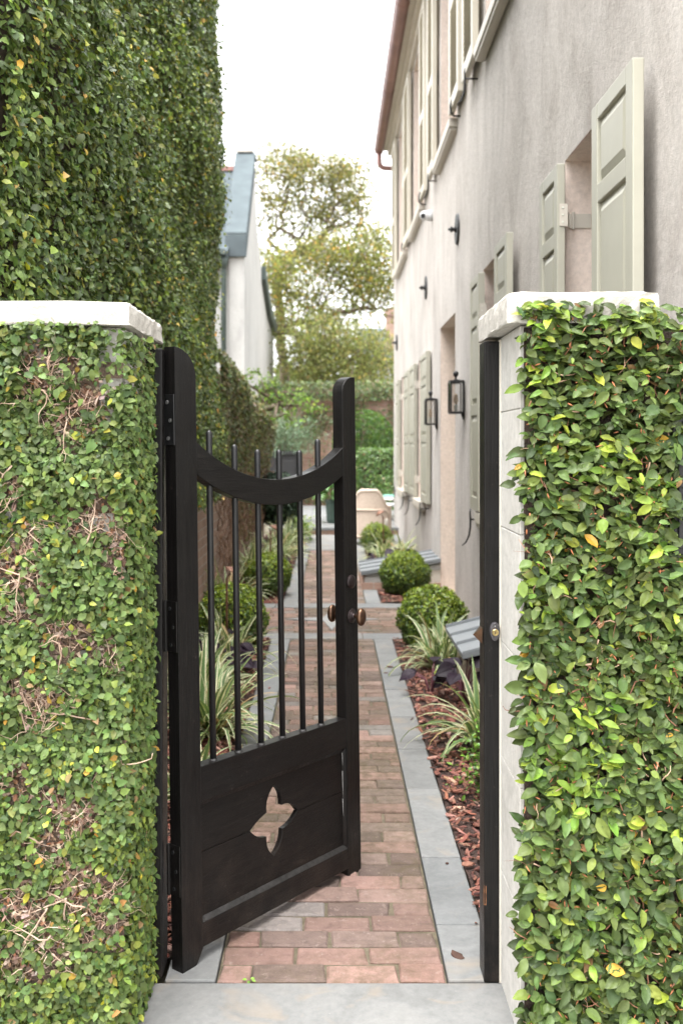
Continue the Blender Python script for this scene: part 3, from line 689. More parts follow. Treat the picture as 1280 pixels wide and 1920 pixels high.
# door in its deep recess
y0, y1, z0, z1 = DOOR
m = MB(); x0 = HX+DEP-.04; m.box(x0, x0+.04, y0, y1, z0, z1)
dr = m.build('door', 'shutter', house)
for za, zb in ((.25, 1.0), (1.15, 2.55)):
    for ya, yb in ((y0+.12, (y0+y1)/2-.05), ((y0+y1)/2+.05, y1-.12)):
        m = MB(); m.prism([(x0-.001, ya, za), (x0-.001, yb, za), (x0-.001, yb, zb), (x0-.001, ya, zb)], [(x0-.014, ya+.04, za+.04), (x0-.014, yb-.04, za+.04), (x0-.014, yb-.04, zb-.04), (x0-.014, ya+.04, zb-.04)]); m.build('raised_panel', 'shutter', dr)
m = MB(); m.lathe([(.012, 0), (.012, .03), (.028, .045), (.026, .065), (.01, .075)], (x0, y0+.08, 1.05), (-1, 0, 0), 14); m.build('knob', 'darkbronze', dr, smooth=True)
reveal(DOOR, dr)
# eaves
m = MB(); m.box(1.06, HX+.02, HY0-.1, HY1+.06, 7.12, 7.21); m.box(.985, HX+.02, HY0-.1, HY1+.08, 7.212, 7.30); m.box(1.12, HX+.02, HY0-.1, HY1+.04, 7.05, 7.118)
co = m.build('cornice', 'cream', house, bevel=.012)
m = MB(); m.prism([(.86, HY0-.15, 7.33), (6, HY0-.15, 9.9), (6, HY0-.15, 9.84), (.86, HY0-.15, 7.30)], [(.86, HY1+.14, 7.33), (6, HY1+.14, 9.9), (6, HY1+.14, 9.84), (.86, HY1+.14, 7.30)])
m.build('roof', 'slate', house)
m = MB(); cx, cz, r = .905, 7.245, .088; prof = [(cx+math.cos(w)*r, cz+math.sin(w)*r) for w in np.linspace(math.pi*.98, 2.02*math.pi, 13)]
inn = [(cx+math.cos(w)*(r-.006), cz+math.sin(w)*(r-.006)) for w in np.linspace(2.02*math.pi, math.pi*.98, 13)]
ring = prof+inn; a, b = HY0-.15, HY1+.15; n = len(ring)
m.add([(x, a, z) for x, z in ring]+[(x, b, z) for x, z in ring], [(i, (i+1) % n, n+(i+1) % n, n+i) for i in range(n)])
m.tube([(prof[0][0], a, prof[0][1]), (prof[0][0], b, prof[0][1])], .011, 8)
m.prism([(x, b, z) for x, z in prof], [(x, b-.006, z) for x, z in prof])
m.prism([(x, a, z) for x, z in prof], [(x, a+.006, z) for x, z in prof])
for y in np.arange(HY0+.3, HY1, 3.0):
    for q in range(12): (xa, za), (xb, zb) = prof[q], prof[q+1]; m.prism([(xa, y, za), (xb, y, zb), (cx+(xb-cx)*1.05, y, cz+(zb-cz)*1.05), (cx+(xa-cx)*1.05, y, cz+(za-cz)*1.05)], [(xa, y+.05, za), (xb, y+.05, zb), (cx+(xb-cx)*1.05, y+.05, cz+(zb-cz)*1.05), (cx+(xa-cx)*1.05, y+.05, cz+(za-cz)*1.05)])
gt = m.build('gutter', 'gutter', house)
m = MB(); pts = [(cx, 18.36, 7.2), (cx, 18.36, 7.05)]
for w in np.linspace(0, math.pi/2, 8): pts.append((cx+.12*(1-math.cos(w)), 18.36, 7.0-.12*math.sin(w)))
pts += [(1.2, 18.36, 6.875), (1.28, 18.36, 6.86), (1.33, 18.36, 6.8), (1.34, 18.36, 6.7), (1.34, 18.36, .1)]
m.tube(pts, .048, 12); m.build('downspout', 'gutter', gt, smooth=True)
# iron anchor plates
for y, z in ((9.0, 3.59), (12.0, 3.54), (17.4, 3.44)):
    m = MB(); ring = [(math.copysign(abs(math.sin(k*math.pi/14))**1.1, math.sin(k*math.pi/14))*.14, math.cos(k*math.pi/14)*.15) for k in range(28)]
    m.prism([(HX+.002, y+a, z+b) for a, b in ring], [(HX-.02, y+a*.86, z+b*.94) for a, b in ring])
    an = m.build('wall_anchor', 'iron', house, bevel=.004)
    m = MB(); m.lathe([(.032, 0), (.032, .012), (.018, .016), (.018, .03), (.028, .032), (.028, .05), (.014, .054), (.012, .07), (.004, .074)], (HX-.02, y, z), (-1, 0, 0), 8); m.build('nut', 'iron', an)

# wall lanterns
def lantern(base, label):
    y, z = base; L = thing('wall_lantern', (HX, y, z), label, 'lantern', 'lanterns either side of the door')
    x0, x1, ya, yb, z0, z1 = 1.05, 1.158, y-.085, y+.085, z-.135, z+.135; b = .0075; m = MB()
    for x in (x0, x1):
        for q in (ya, yb): m.box(x-b, x+b, q-b, q+b, z0, z1)
    for zz in (z0, z1):
        for q in (ya, yb): m.box(x0+b, x1-b, q-b+.001, q+b-.001, zz-b, zz+b)
        for x in (x0, x1): m.box(x-b+.001, x+b-.001, ya+b, yb-b, zz-b+.001, zz+b-.001)
    m.build('frame', 'iron', L, bevel=.002)
    m = MB(); m.box(x0-.004, x1+.004, ya-.004, yb+.004, z1+b+.001, z1+b+.008); xc = (x0+x1)/2
    m.prism([(x0+.015, ya+.02, z1+b+.0085), (x1-.015, ya+.02, z1+b+.0085), (x1-.015, yb-.02, z1+b+.0085), (x0+.015, yb-.02, z1+b+.0085)], [(xc-.012, y-.012, z1+b+.022), (xc+.012, y-.012, z1+b+.022), (xc+.012, y+.012, z1+b+.022), (xc-.012, y+.012, z1+b+.022)])
    cp = m.build('top', 'iron', L)
    m = MB(); m.lathe([(.010, 0), (.007, .014), (.012, .022), (.022, .036), (.026, .050), (.022, .064), (.012, .073), (.002, .077)], (xc, y, z1+b+.02), (0, 0, 1), 14); m.build('finial', 'iron', cp, smooth=True)
    m = MB(); m.box(x0, x1, ya, yb, z0-b-.003, z0-b); m.build('base', 'iron', L)
    m = MB()
    for q in (ya, yb): m.box(x0+b, x1-b, q-.0015, q+.0015, z0+b, z1-b)
    m.box(x0-.0015, x0+.0015, ya+b, yb-b, z0+b, z1-b); m.build('glass', 'glass', L)
    m = MB(); m.box(x1+b+.001, HX+.001, y-.018, y+.018, z-.15, z+.15); m.lathe([(.022, 0), (.018, .02), (.003, .06)], (x1+.012, y, z0-.005), (0, 0, -1), 10); m.build('back_plate', 'iron', L)
    m = MB(); m.lathe([(.016, 0), (.015, .075), (.010, .08)], (xc, y, z0-b), (0, 0, 1), 12); h = m.build('candle', 'candle', L, smooth=True)
    m = MB(); m.lathe([(.009, 0), (.018, .02), (.021, .045), (.015, .075), (.004, .098)], (xc, y, z0+.075), (0, 0, 1), 12); m.build('bulb', 'bulb', h, smooth=True)
    return L
la = lantern((8.56, 1.99), 'black glass-sided wall lantern nearer the gate, on the near side of the door recess')
lb = copy_tree(la); lb.location = la.location+Vector((.0, 2.2, -.05)); lb['label'] = 'black glass-sided wall lantern beyond the door recess, next to the far shutters'
# security camera
y, z = 11.3, 4.27
cam_ = thing('security_camera', (HX, y, z), 'small white dome security camera high on the stucco wall', 'camera')
m = MB(); m.lathe([(.062, 0), (.062, .045), (.056, .055)], (HX+.001, y, z), (-1, 0, 0), 20); m.build('base', 'plastic', cam_, smooth=True)
m = MB(); vs = []; c0 = Vector((HX-.085, y-.005, z)); m.lathe([(.003, -.06), (.034, -.05), (.055, -.025), (.06, 0), (.055, .028), (.042, .045), (.040, .047), (.02, .05)], c0, (-.55, -.8, -.2), 20); hd = m.build('housing', 'plastic', cam_, smooth=True)
m = MB(); m.lathe([(.03, .048), (.03, .056), (.018, .058), (.012, .054)], c0, (-.55, -.8, -.2), 16); m.build('lens', 'iron', hd, smooth=True)

# cellar hatches with seamed zinc lids
def hatch(name, x0, x1, y0, y1, z0, z1, label, seams, curb):
    h = thing(name, (x0, y0, 0), label, 'cellar hatch')
    m = MB(); m.prism([(x0+.04, y0+.03, -.05), (x1, y0+.03, -.05), (x1, y0+.03, z1-.05), (x0+.04, y0+.03, z0-.05)], [(x0+.04, y1-.03, -.05), (x1, y1-.03, -.05), (x1, y1-.03, z1-.05), (x0+.04, y1-.03, z0-.05)])
    m.build('side_boards', 'whiteboard', h, bevel=.004)
    if curb:
        m = MB(); m.box(x0-.02, x1, y0-.03, y1+.03, -.05, curb); m.build('curb', 'brickx', h)
        m = MB(); m.box(x0+.01, x1-.3, y0+.002, y0+.029, curb+.003, curb+.06)
        m.prism([(x0+.03, y0+.012, curb+.062), (x1, y0+.012, z1-.11), (x1, y0+.012, z1-.07), (x0+.03, y0+.012, curb+.085)], [(x0+.03, y0+.029, curb+.062), (x1, y0+.029, z1-.11), (x1, y0+.029, z1-.07), (x0+.03, y0+.029, curb+.085)])
        m.build('trim_board', 'whitewall', h)
    m = MB(); m.prism([(x0-.03, y0-.02, z0), (x1, y0-.02, z1), (x1, y0-.02, z1-.03), (x0-.03, y0-.02, z0-.03)], [(x0-.03, y1+.02, z0), (x1, y1+.02, z1), (x1, y1+.02, z1-.03), (x0-.03, y1+.02, z0-.03)])
    lid = m.build('lid', 'seam', h, bevel=.004)
    for k in range(seams+1):
        yy = y0-.012+(y1-y0+.024)*k/seams; m = MB(); e = .018
        m.prism([(x0-.03, yy-.009, z0+.001), (x1, yy-.009, z1+.001), (x1, yy-.006, z1+e), (x0-.03, yy-.007, z0+e)], [(x0-.03, yy+.011, z0+.001), (x1, yy+.011, z1+.001), (x1, yy+.007, z1+e), (x0-.03, yy+.007, z0+e)]); m.build('seam', 'seam', lid)
    return h
hatch('cellar_hatch', .80, HX, 5.68, 6.5, .325, .43, 'low zinc-lidded cellar hatch beside the post, behind purple leaves', 3, 0)
hatch("cellar_hatch", .345, HX, 10.42, 11.32, .185, .325, 'white-sided zinc-lidded cellar hatch between the clipped boxwood and the far grasses', 3, .075)

# ================================================================== HOUSE AND WALL UNDER CREEPER (left)
nb = thing('brick_building', (-1.15, 3.0, 0), 'tall brick building on the left hidden under a green sheet of creeper', 'building')
m = MB(); m.box(-5, -1.15, 3.02, 8.62, -.1, 6.15); m.build('wall', 'brick', nb)
m = MB(); m.box(-5.1, -1.08, 2.95, 8.68, 6.152, 6.28); m.build('coping', 'cap', nb)
gw = thing('garden_wall', (-1.15, 9.3, 0), 'lower old brick garden wall running back along the left bed', 'wall')
m = MB(); m.add([(-1.45, 8.63, -.1), (-1.15, 8.63, -.1), (-1.15, 16.4, -.1), (-1.45, 16.4, -.1), (-1.45, 8.63, 2.36), (-1.15, 8.63, 2.36), (-1.15, 16.4, 1.95), (-1.45, 16.4, 1.95)], [(0, 3, 2, 1), (4, 5, 6, 7), (0, 1, 5, 4), (1, 2, 6, 5), (2, 3, 7, 6), (3, 0, 4, 7)]); m.build('brickwork', 'brick', gw)

# white gabled house behind
GX = -1.82
wh = thing('white_house', (GX, 20, 0), 'white house with a raised gable and blue-grey slate roof beyond the creeper wall', 'house')
prof = [(20, -.1), (20, 5.95), (22.2, 8.28), (22.75, 8.28), (23.5, 6.85), (24.8, 6.2), (26.9, 5.55), (30, 5.3), (30, -.1)]
m = MB(); m.prism([(GX, y, z) for y, z in prof], [(GX-.32, y, z) for y, z in prof]); m.box(-9, GX-.32, 20.12, 29.9, -.1, 5.62); m.build('wall', 'whitewall', wh)
m = MB(); m.prism([(-9, 19.75, 5.58), (-9, 22.45, 8.02), (-9, 30.2, 5.4), (-9, 30.2, 5.3), (-9, 22.45, 7.9), (-9, 19.75, 5.48)], [(GX-.322, 19.75, 5.58), (GX-.322, 22.45, 8.02), (GX-.322, 30.2, 5.4), (GX-.322, 30.2, 5.3), (GX-.322, 22.45, 7.9), (GX-.322, 19.75, 5.48)]); rf = m.build('roof', 'slate', wh)
m = MB(); m.box(-9, GX-.36, 22.36, 22.54, 7.99, 8.1); m.build('ridge_tile', 'gutter', rf)
m = MB()
top = [(19.93, 5.96), (22.17, 8.30), (22.78, 8.30)]
for (ya, za), (yb, zb) in zip(top[:-1], top[1:]): m.prism([(GX+.05, ya, za), (GX+.05, yb, zb), (GX+.05, yb, zb+.05), (GX+.05, ya, za+.05)], [(GX-.40, ya, za), (GX-.40, yb, zb), (GX-.40, yb, zb+.05), (GX-.40, ya, za+.05)])
m.box(GX-.39, GX+.045, 19.92, 19.985, 5.5, 5.955); m.prism([(GX+.045, 19.99, 5.5), (GX+.045, 22.2, 7.85), (GX+.045, 22.2, 8.28), (GX+.045, 19.99, 5.95)], [(GX+.004, 19.99, 5.5), (GX+.004, 22.2, 7.85), (GX+.004, 22.2, 8.28), (GX+.004, 19.99, 5.95)])
m.build('parapet_flashing', 'lead', wh, bevel=.01)
m = MB(); m.box(GX-.36, GX+.0, 22.1, 22.8, 8.345, 8.46); m.build('chimney_cap', 'cap', wh)
m = MB(); far = prof[4:8]
m.prism([(GX+.12, y, z+.02) for y, z in far[1:]]+[(GX+.12, y, z-.32) for y, z in far[1:][::-1]], [(GX+.003, y, z+.02) for y, z in far[1:]]+[(GX+.003, y, z-.32) for y, z in far[1:][::-1]]); m.build('eave_board', 'greenmetal', wh)
m = MB(); m.box(-9, GX-.36, 19.64, 19.76, 5.50, 5.60); gt = m.build('gutter', 'greenmetal', wh)
m = MB(); m.tube([(-2.24, 19.86, 5.5), (-2.24, 19.9, 5.3), (-2.24, 19.93, .0)], .055, 10); m.tube([(-2.24, 19.86, 5.5), (-2.24, 19.88, 5.25)], [.11, .06], 10); m.build('downpipe', 'greenmetal', gt, smooth=True)

# far arched wall
AY, AX, AR = 24.0, .80, .80
aw = thing('arched_wall', (AX, AY, 0), 'creeper-covered garden wall with an arched opening across the end of the path', 'wall')
m = MB(); x0, x1, zt, zsp = -4.5, 7.0, 3.0, 1.72
arc = [(AX-AR*math.cos(w), zsp+AR*math.sin(w)) for w in np.linspace(0, math.pi, 17)]
for yv, fl in ((AY, 0), (AY+.4, 1)):
    pass
L_ = [(x0, -.1), (AX-AR, -.1)]; 
m.box(x0, AX-AR, AY, AY+.4, -.1, zt); m.box(AX+AR, x1, AY, AY+.4, -.1, zt)
m.prism([(x, AY, z) for x, z in arc]+[(AX+AR-.0005, AY, zt), (AX-AR+.0005, AY, zt)], [(x, AY+.4, z) for x, z in arc]+[(AX+AR-.0005, AY+.4, zt), (AX-AR+.0005, AY+.4, zt)])
m.build('brickwork', 'brickx', aw)
# brick chimney and far roof
ch = thing('brick_chimney_house', (3.6, 44, 0), 'distant house with a brick chimney showing past the stucco corner', 'house')
m = MB(); m.box(1.6, 10, 44, 54, -.1, 5.6); m.build('wall', 'whitewall', ch)
m = MB(); m.prism([(1.3, 43.6, 5.6), (10.3, 43.6, 5.6), (10.3, 49, 7.6), (1.3, 49, 7.6)], [(1.3, 54.4, 5.58), (10.3, 54.4, 5.58), (10.3, 49.1, 7.62), (1.3, 49.1, 7.62)]); rf = m.build('roof', 'slate', ch)
m = MB(); m.box(2.52, 3.5, 44.5, 45.3, 5.6, 8.0); m.box(2.46, 3.56, 44.44, 45.36, 7.65, 7.85); m.build('chimney', 'brickx', rf)
# ================================================================== CREEPERS
def arr(*a): return np.array(a, float)
GREEN_L = [(5, (.115, .165, .058)), (4, (.145, .20, .075)), (3, (.085, .13, .052)), (1.5, (.20, .255, .072)), (.28, (.36, .36, .07)), (.10, (.42, .25, .06)), (.2, (.27, .17, .10))]
GREEN_R = [(6, (.085, .13, .045)), (5, (.115, .165, .058)), (3, (.055, .09, .036)), (1.6, (.17, .235, .06)), (.4, (.30, .36, .06)), (.12, (.5, .30, .05)), (.12, (.25, .15, .08))]
GREEN_T = [(6, (.085, .125, .042)), (5, (.115, .155, .052)), (3, (.06, .095, .035)), (2.4, (.18, .235, .055)), (.6, (.32, .33, .07)), (.3, (.46, .32, .10))]
up3 = arr(0, 0, 1)

# ---- left pillar: small leaves, bare patches of tangled twigs
cl = thing('climbing_fig', (-.8, 2.49, 0), 'small-leaved climbing fig with bare twiggy patches covering the hinge-side pillar', 'creeper')
vn1, vn2, vn3 = VN(31), VN(32), VN(33)
PATCH = [(100, 680, 50), (165, 745, 45), (60, 725, 40), (130, 790, 45), (30, 910, 40), (170, 965, 65), (225, 1010, 55), (70, 1010, 55), (20, 1060, 50), (60, 1085, 45), (130, 1190, 50), (210, 1220, 45), (90, 1310, 40), (30, 1290, 40), (25, 1470, 45), (120, 1510, 40), (95, 1590, 50), (165, 1680, 70), (205, 1730, 60), (110, 1760, 60), (150, 1530, 40), (40, 1690, 50), (240, 1050, 40), (70, 1330, 40), (20, 1150, 40), (40, 1800, 45), (270, 900, 25), (140, 1660, 50), (255, 1390, 26)]
PC = np.array([((px-VX)/FPX*2.48, EYE-(py-VY)/FPX*2.48, r*.84/FPX*2.48) for px, py, r in PATCH])
def bare(x, z):                         # 0 leafy .. 1 bare
    d = np.min(np.hypot((x[:, None]-PC[None, :, 0])/1.25, z[:, None]-PC[None, :, 1])/PC[None, :, 2], 1)
    return np.clip(1.2-d+(vn1(x*24, z*24)-.5)*1.6, 0, 1)
def ivy_left():
    n = 38000; x = R.uniform(-1.2, -.525, n); z = R.uniform(-.02, 1.87, n)
    keep = R.random(n) > .97*bare(x, z)**.42
    edge = (z > 1.70) & (x > -.60) & (x < -.535) & (R.random(n) < .85)      # corner of stone left showing
    x, z = x[keep & ~edge], z[keep & ~edge]; n = len(x)
    dep = .012+.042*R.random(n)**1.2*(.35+vn2(x*11, z*11)*1.3)
    P = np.stack([x, 2.5-dep, z], 1)
    n2 = 15000; y = R.uniform(2.49, 2.87, n2); z2 = R.uniform(0, 1.85, n2)
    k2 = R.random(n2) < np.where(z2 > 1.68, .45, 1)*(1-.3*vn3(y*9, z2*9)); y, z2 = y[k2], z2[k2]; n2 = len(y)
    P2 = np.stack([-.545+.006+.028*R.random(n2)**1.2, y, z2], 1)
    Nn = arr(0, -1, 0)+R.normal(0, .42, (n, 3))+up3*.5; N2 = arr(1, -.35, 0)+R.normal(0, .4, (n2, 3))+up3*.4
    P = np.concatenate([P, P2]); Nn = np.concatenate([Nn, N2]); n = len(P)
    a = R.uniform(0, 2*np.pi, n); U = np.stack([np.cos(a), R.normal(0, .3, n), np.sin(a)-.35], 1); U[-n2:] = U[-n2:][:, [1, 0, 2]]
    L = np.clip(R.normal(.0195, .0055, n), .009, .04); W = L*R.uniform(.58, .82, n)
    big = R.random(n) < .02; L[big] *= 1.5
    col = palette(n, GREEN_L); g = 1+.25*(vn3(P[:, 0]*5, P[:, 2]*5)-.5); col *= g[:, None]
    yl = (P[:, 2] < .55) & (R.random(n) < .28); col[yl] = col[yl]*arr(1.35, 1.2, .8)
    return leaves(P, Nn, U, L, W, col, LOW, R.normal(-.05, .12, n))
V, T, c = ivy_left(); np_mesh('leaves', V, T, c*arr(.72, .75, .56), 'leaf', cl)
def branchy(m, p, d, n, step, r, keep, depth=0):
    """a woody stem: straight runs, sudden kinks, short side shoots"""
    pts = [Vector(p)]; d = Vector(d).normalized(); shoots = []
    for i in range(n):
        d = (d+Vector(R.normal(0, 1, 3))*(.85 if R.random() < .28 else .13)).normalized(); d = keep(pts[-1], d)
        pts.append(pts[-1]+d*step*R.uniform(.6, 1.4))
        if depth < 2 and R.random() < .34: shoots.append((pts[-1].copy(), (d+Vector(R.normal(0, .9, 3))).normalized(), r*(1-.6*i/n)*.62))
    m.tube(pts, [r*(1-.75*i/n) for i in range(n+1)], 5 if r > .002 else 4)
    for q, e, rr in shoots: branchy(m, q, e, max(2, n//2), step*.8, rr, keep, depth+1)
def stems_left():
    m = MB()
    def keep(p, d):
        d = Vector((d.x, d.y*.5+(2.478+R.normal(0, .010)-p.y)*7, d.z)); return d.normalized()
    for cx, cz, r in PC:
        for _ in range(int(24*(r/.07))):
            a = R.uniform(0, 6.28); q = r*1.0*R.random()**.6
            x = cx+math.cos(a)*q*1.25; z = cz+math.sin(a)*q
            if z > 1.79 or x > -.552: continue
            w = R.uniform(0, 6.28); k = R.uniform(.8, 1.75); m.cur = tuple(arr(1, .95, .90)*k)
            branchy(m, (x, 2.486-R.random()*.028, z), (math.cos(w), -.1, math.sin(w)), R.integers(4, 8), R.uniform(.008, .014), R.uniform(.0008, .0017), keep)
    for _ in range(42):                 # longer runners outside the leaves
        w = R.uniform(0, 6.28); m.cur = tuple(arr(1, .95, .90)*R.uniform(.8, 1.3)); i = R.integers(len(PC))
        x, z = PC[i, 0]+R.normal(0, .05), PC[i, 1]+R.normal(0, .05)
        if x > -.58 or z > 1.74: continue
        branchy(m, (x, 2.458, z), (math.cos(w), 0, math.sin(w)), R.integers(6, 11), .015, R.uniform(.0017, .0031), lambda p, d: Vector((d.x, (2.455-p.y)*10, d.z)).normalized(), 1)
    def keep2(p, d):
        d = Vector((d.x*.4+(-.527+R.normal(0, .008)-p.x)*10, d.y, d.z)); return d.normalized()
    for _ in range(150):
        w = R.uniform(0, 6.28); m.cur = tuple(arr(1, .85, .75)*R.uniform(.45, 1))
        branchy(m, (-.532, R.uniform(2.5, 2.82), R.uniform(.05, 1.8)), (0, math.cos(w), math.sin(w)), R.integers(4, 7), .011, R.uniform(.0008, .0018), keep2, 1)
    return m
M['twiga'] = plain('pale_twig', (.50, .39, .315), (.27, .185, .135), 26, .85, .3, 120, use_attr=True)
stems_left().build('stems', 'twiga', cl, smooth=True)
def dead_left():
    n = 8500; i = R.integers(0, len(PC), n); a = R.uniform(0, 6.28, n); q = PC[i, 2]*R.random(n)**.6*1.1
    x = PC[i, 0]+np.cos(a)*q*1.25; z = PC[i, 1]+np.sin(a)*q; k = (z < 1.82) & (x < -.535) & (R.random(n) < .62+.38*(z < .75)); x, z = x[k], z[k]; n = len(x)
    P = np.stack([x, 2.496-R.random(n)*.022, z], 1); a = R.uniform(0, 6.28, n)
    col = palette(n, [(4, (.34, .235, .175)), (3, (.23, .145, .10)), (2, (.46, .36, .29)), (1.2, (.115, .065, .045)), (.8, (.30, .15, .08))], .25)
    return leaves(P, arr(0, -1, .3)+R.normal(0, .8, (n, 3)), np.stack([np.cos(a), R.normal(0, .5, n), np.sin(a)], 1), R.uniform(.010, .026, n), R.uniform(.004, .012, n), col, LOW, R.normal(-.25, .45, n))
V, T, c = dead_left(); np_mesh('dead_leaves', V, T, c, 'dead', cl)
m = MB(); nx, nz = 60, 130; vs = []; fs = []
for j in range(nz+1):
    for i in range(nx+1):
        x = -1.3+.762*i/nx; z = -.05+1.82*j/nz; b = float(bare(np.array([x]), np.array([z]))[0]); vs.append((x, 2.4985-.012*float(vn2(np.array(x*30), np.array(z*30)))-(.0 if b > .9 else .004), z))
for j in range(nz):
    for i in range(nx):
        x, _, z = vs[j*(nx+1)+i]
        if float(vn1(np.array(x*17+40), np.array(z*17)))+.12*float(vn2(np.array(x*60), np.array(z*60))) < .80: fs.append((j*(nx+1)+i, j*(nx+1)+i+1, (j+1)*(nx+1)+i+1, (j+1)*(nx+1)+i))
M['mat_l'] = plain('root_mat_left', (.27, .19, .14), (.07, .05, .035), 45, .95, 1, 160, bdist=.012)
m.add(vs, fs); m.build('root_mat', 'mat_l', cl, smooth=True)

# ---- right pillar: large leathery leaves in layers
cr = thing('climbing_fig', (.85, 2.49, 0), 'large-leaved glossy climbing fig with lime new growth covering the latch-side pillar', 'creeper')
vn4, vn5 = VN(41), VN(42)
def ivy_right():
    out = []
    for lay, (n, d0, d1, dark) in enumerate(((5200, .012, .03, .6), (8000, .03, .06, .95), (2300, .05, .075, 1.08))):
        x = R.uniform(.462, 1.2, n); z = R.uniform(-.02, 1.925, n)
        lim = .4915+.020*(vn4(z*7, z*0+lay)-.4)+.007*R.normal(0, 1, n)
        hole = (x > .872) & (z > 1.265) & (z < 1.69)
        k = (x > lim) & ~(hole & (x > .885+.03*vn5(z*9, z*0))) & (z < np.minimum(1.915, 1.892+.03*vn5(x*9, x*0)+.012*R.normal(0, 1, n)))
        k &= R.random(n) < .62+.6*vn5(x*16, z*16)
        x, z = x[k], z[k]; n = len(x)
        y = 2.5-(d0+(d1-d0)*R.random(n))-.014*(vn4(x*10, z*10)-.3); y[z > 1.83] = np.minimum(y[z > 1.83], 2.452-.02*R.random((z > 1.83).sum()))
        a = np.where(R.random(n) < .5, R.normal(-.25, .75, n), math.pi+R.normal(.25, .75, n))
        U = np.stack([np.cos(a), -.25+R.normal(0, .25, n), np.sin(a)], 1); topz = z > 1.84; U[topz, 2] += .55
        Nn = arr(0, -.8, .62)+R.normal(0, .30, (n, 3))
        L = np.clip(R.normal(.0325, .0105, n), .013, .064); W = L*R.uniform(.46, .66, n)
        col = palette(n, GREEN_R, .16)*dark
        young = (vn5(x*6+9, z*6) > .66) & (R.random(n) < .28) & (lay > 0) | (topz & (R.random(n) < .2)) | ((x < .50) & (R.random(n) < .2))
        col[young] = palette(int(young.sum()), [(3, (.17, .28, .055)), (2, (.27, .36, .06)), (1, (.20, .31, .065))], .14)
        L[young] *= 1.12
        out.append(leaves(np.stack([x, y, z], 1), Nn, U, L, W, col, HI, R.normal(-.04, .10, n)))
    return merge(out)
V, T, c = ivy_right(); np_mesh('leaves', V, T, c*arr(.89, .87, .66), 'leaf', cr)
def stems_right():
    m = MB()
    def pull(p, d):
        d.y += (2.478+R.normal(0, .01)-p.y)*9; return d.normalized()
    for _ in range(900):
        x, z = R.uniform(.50, 1.18), R.uniform(0, 1.86)
        if x > .865 and 1.25 < z < 1.7: continue
        w = R.uniform(0, 6.28); m.cur = tuple(arr(1, .62, .46)*R.uniform(.35, 1.0) if R.random() < .75 else arr(1.3, 1.15, 1))
        twig_walk(m, (x, 2.47-R.random()*.03, z), (math.cos(w), -.2, math.sin(w)), R.integers(3, 8), .013, R.uniform(.001, .0026), pull, .5, 5)
    for _ in range(600):                 # reddish bud tips between the leaves
        x, z = R.uniform(.49, 1.18), R.uniform(.02, 1.9)
        if x > .865 and 1.25 < z < 1.7: continue
        m.cur = tuple(arr(1.25, .62, .35)*R.uniform(.5, 1.1)); p = Vector((x, 2.442, z)); d = Vector((R.normal(0, .5), -.6, R.normal(0, .6))).normalized()
        m.tube([p, p+d*.008, p+d*.018], [.0013, .002, .0003], 5)
    return m
stems_right().build('stems', 'twiga', cr, smooth=True)
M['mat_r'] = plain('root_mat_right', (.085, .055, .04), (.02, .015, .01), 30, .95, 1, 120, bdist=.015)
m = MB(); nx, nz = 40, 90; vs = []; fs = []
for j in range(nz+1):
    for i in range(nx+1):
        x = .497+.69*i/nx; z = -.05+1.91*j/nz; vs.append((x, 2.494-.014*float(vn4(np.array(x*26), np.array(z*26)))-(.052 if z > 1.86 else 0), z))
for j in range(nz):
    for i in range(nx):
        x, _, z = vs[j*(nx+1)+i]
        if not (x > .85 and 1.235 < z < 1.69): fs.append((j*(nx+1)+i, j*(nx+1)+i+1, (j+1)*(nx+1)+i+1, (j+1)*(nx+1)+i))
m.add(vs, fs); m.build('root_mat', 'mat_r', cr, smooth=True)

# ---- the tall green sheet on the brick building, and its lower continuation
ct = thing('climbing_fig', (-1.1, 3.0, 0), 'dense sheet of climbing fig over the tall brick building behind the left pillar', 'creeper')
vn6, vn7 = VN(51), VN(52)
def bulge(y, z): return .08+.12*vn6(y*1.3, z*1.3)+.05*vn7(y*5, z*5)
def ivy_tall():
    n = 118000; y = 3.0+(8.80-3.0)*R.random(n)**1.1; z = R.uniform(.9, 6.2, n)
    lo = np.where(y < 6, 1.35+.05*y, 1.16+.25*(vn7(y*4, y*0)-.5)+np.clip(y-8.6, 0, 1)*.1); hi = 1.75+.475*y
    k = (z > lo) & (z < hi); y, z = y[k], z[k]; n = len(y); s = (y/9.4)
    out = []
    dep = bulge(y, z)-.055*R.random(n)**1.5
    dep += np.where(y > 8.6, -(y-8.6)*.4, 0); ked = y < 8.66+.2*vn7(z*2.2, z*0)+.05*R.normal(0, 1, n); y, z, dep = y[ked], z[ked], dep[ked]; n = len(y); s = y/9.4
    spr = R.random(n) < .05; dep[spr] += R.uniform(.01, .09, spr.sum())
    x = -1.15+dep
    Nn = arr(.85, -.28, .5)+R.normal(0, .45, (n, 3)); a = R.uniform(0, 6.28, n)
    U = np.stack([R.normal(0, .35, n)+.1, np.cos(a), np.sin(a)-.35], 1)
    L = np.clip(R.normal(.030, .0075, n), .014, .056)*(1+.12*s); W = L*R.uniform(.56, .74, n)
    col = palette(n, GREEN_T, .2)*(1+.45*(vn7(y*1.1, z*1.1)-.5))[:, None]
    yl = R.random(n) < .03+.13*np.clip((y-4)/5, 0, 1); col[yl] *= arr(1.7, 1.4, .9)
    return leaves(np.stack([x, y, z], 1), Nn, U, L, W, col, LOW, R.normal(-.04, .12, n))
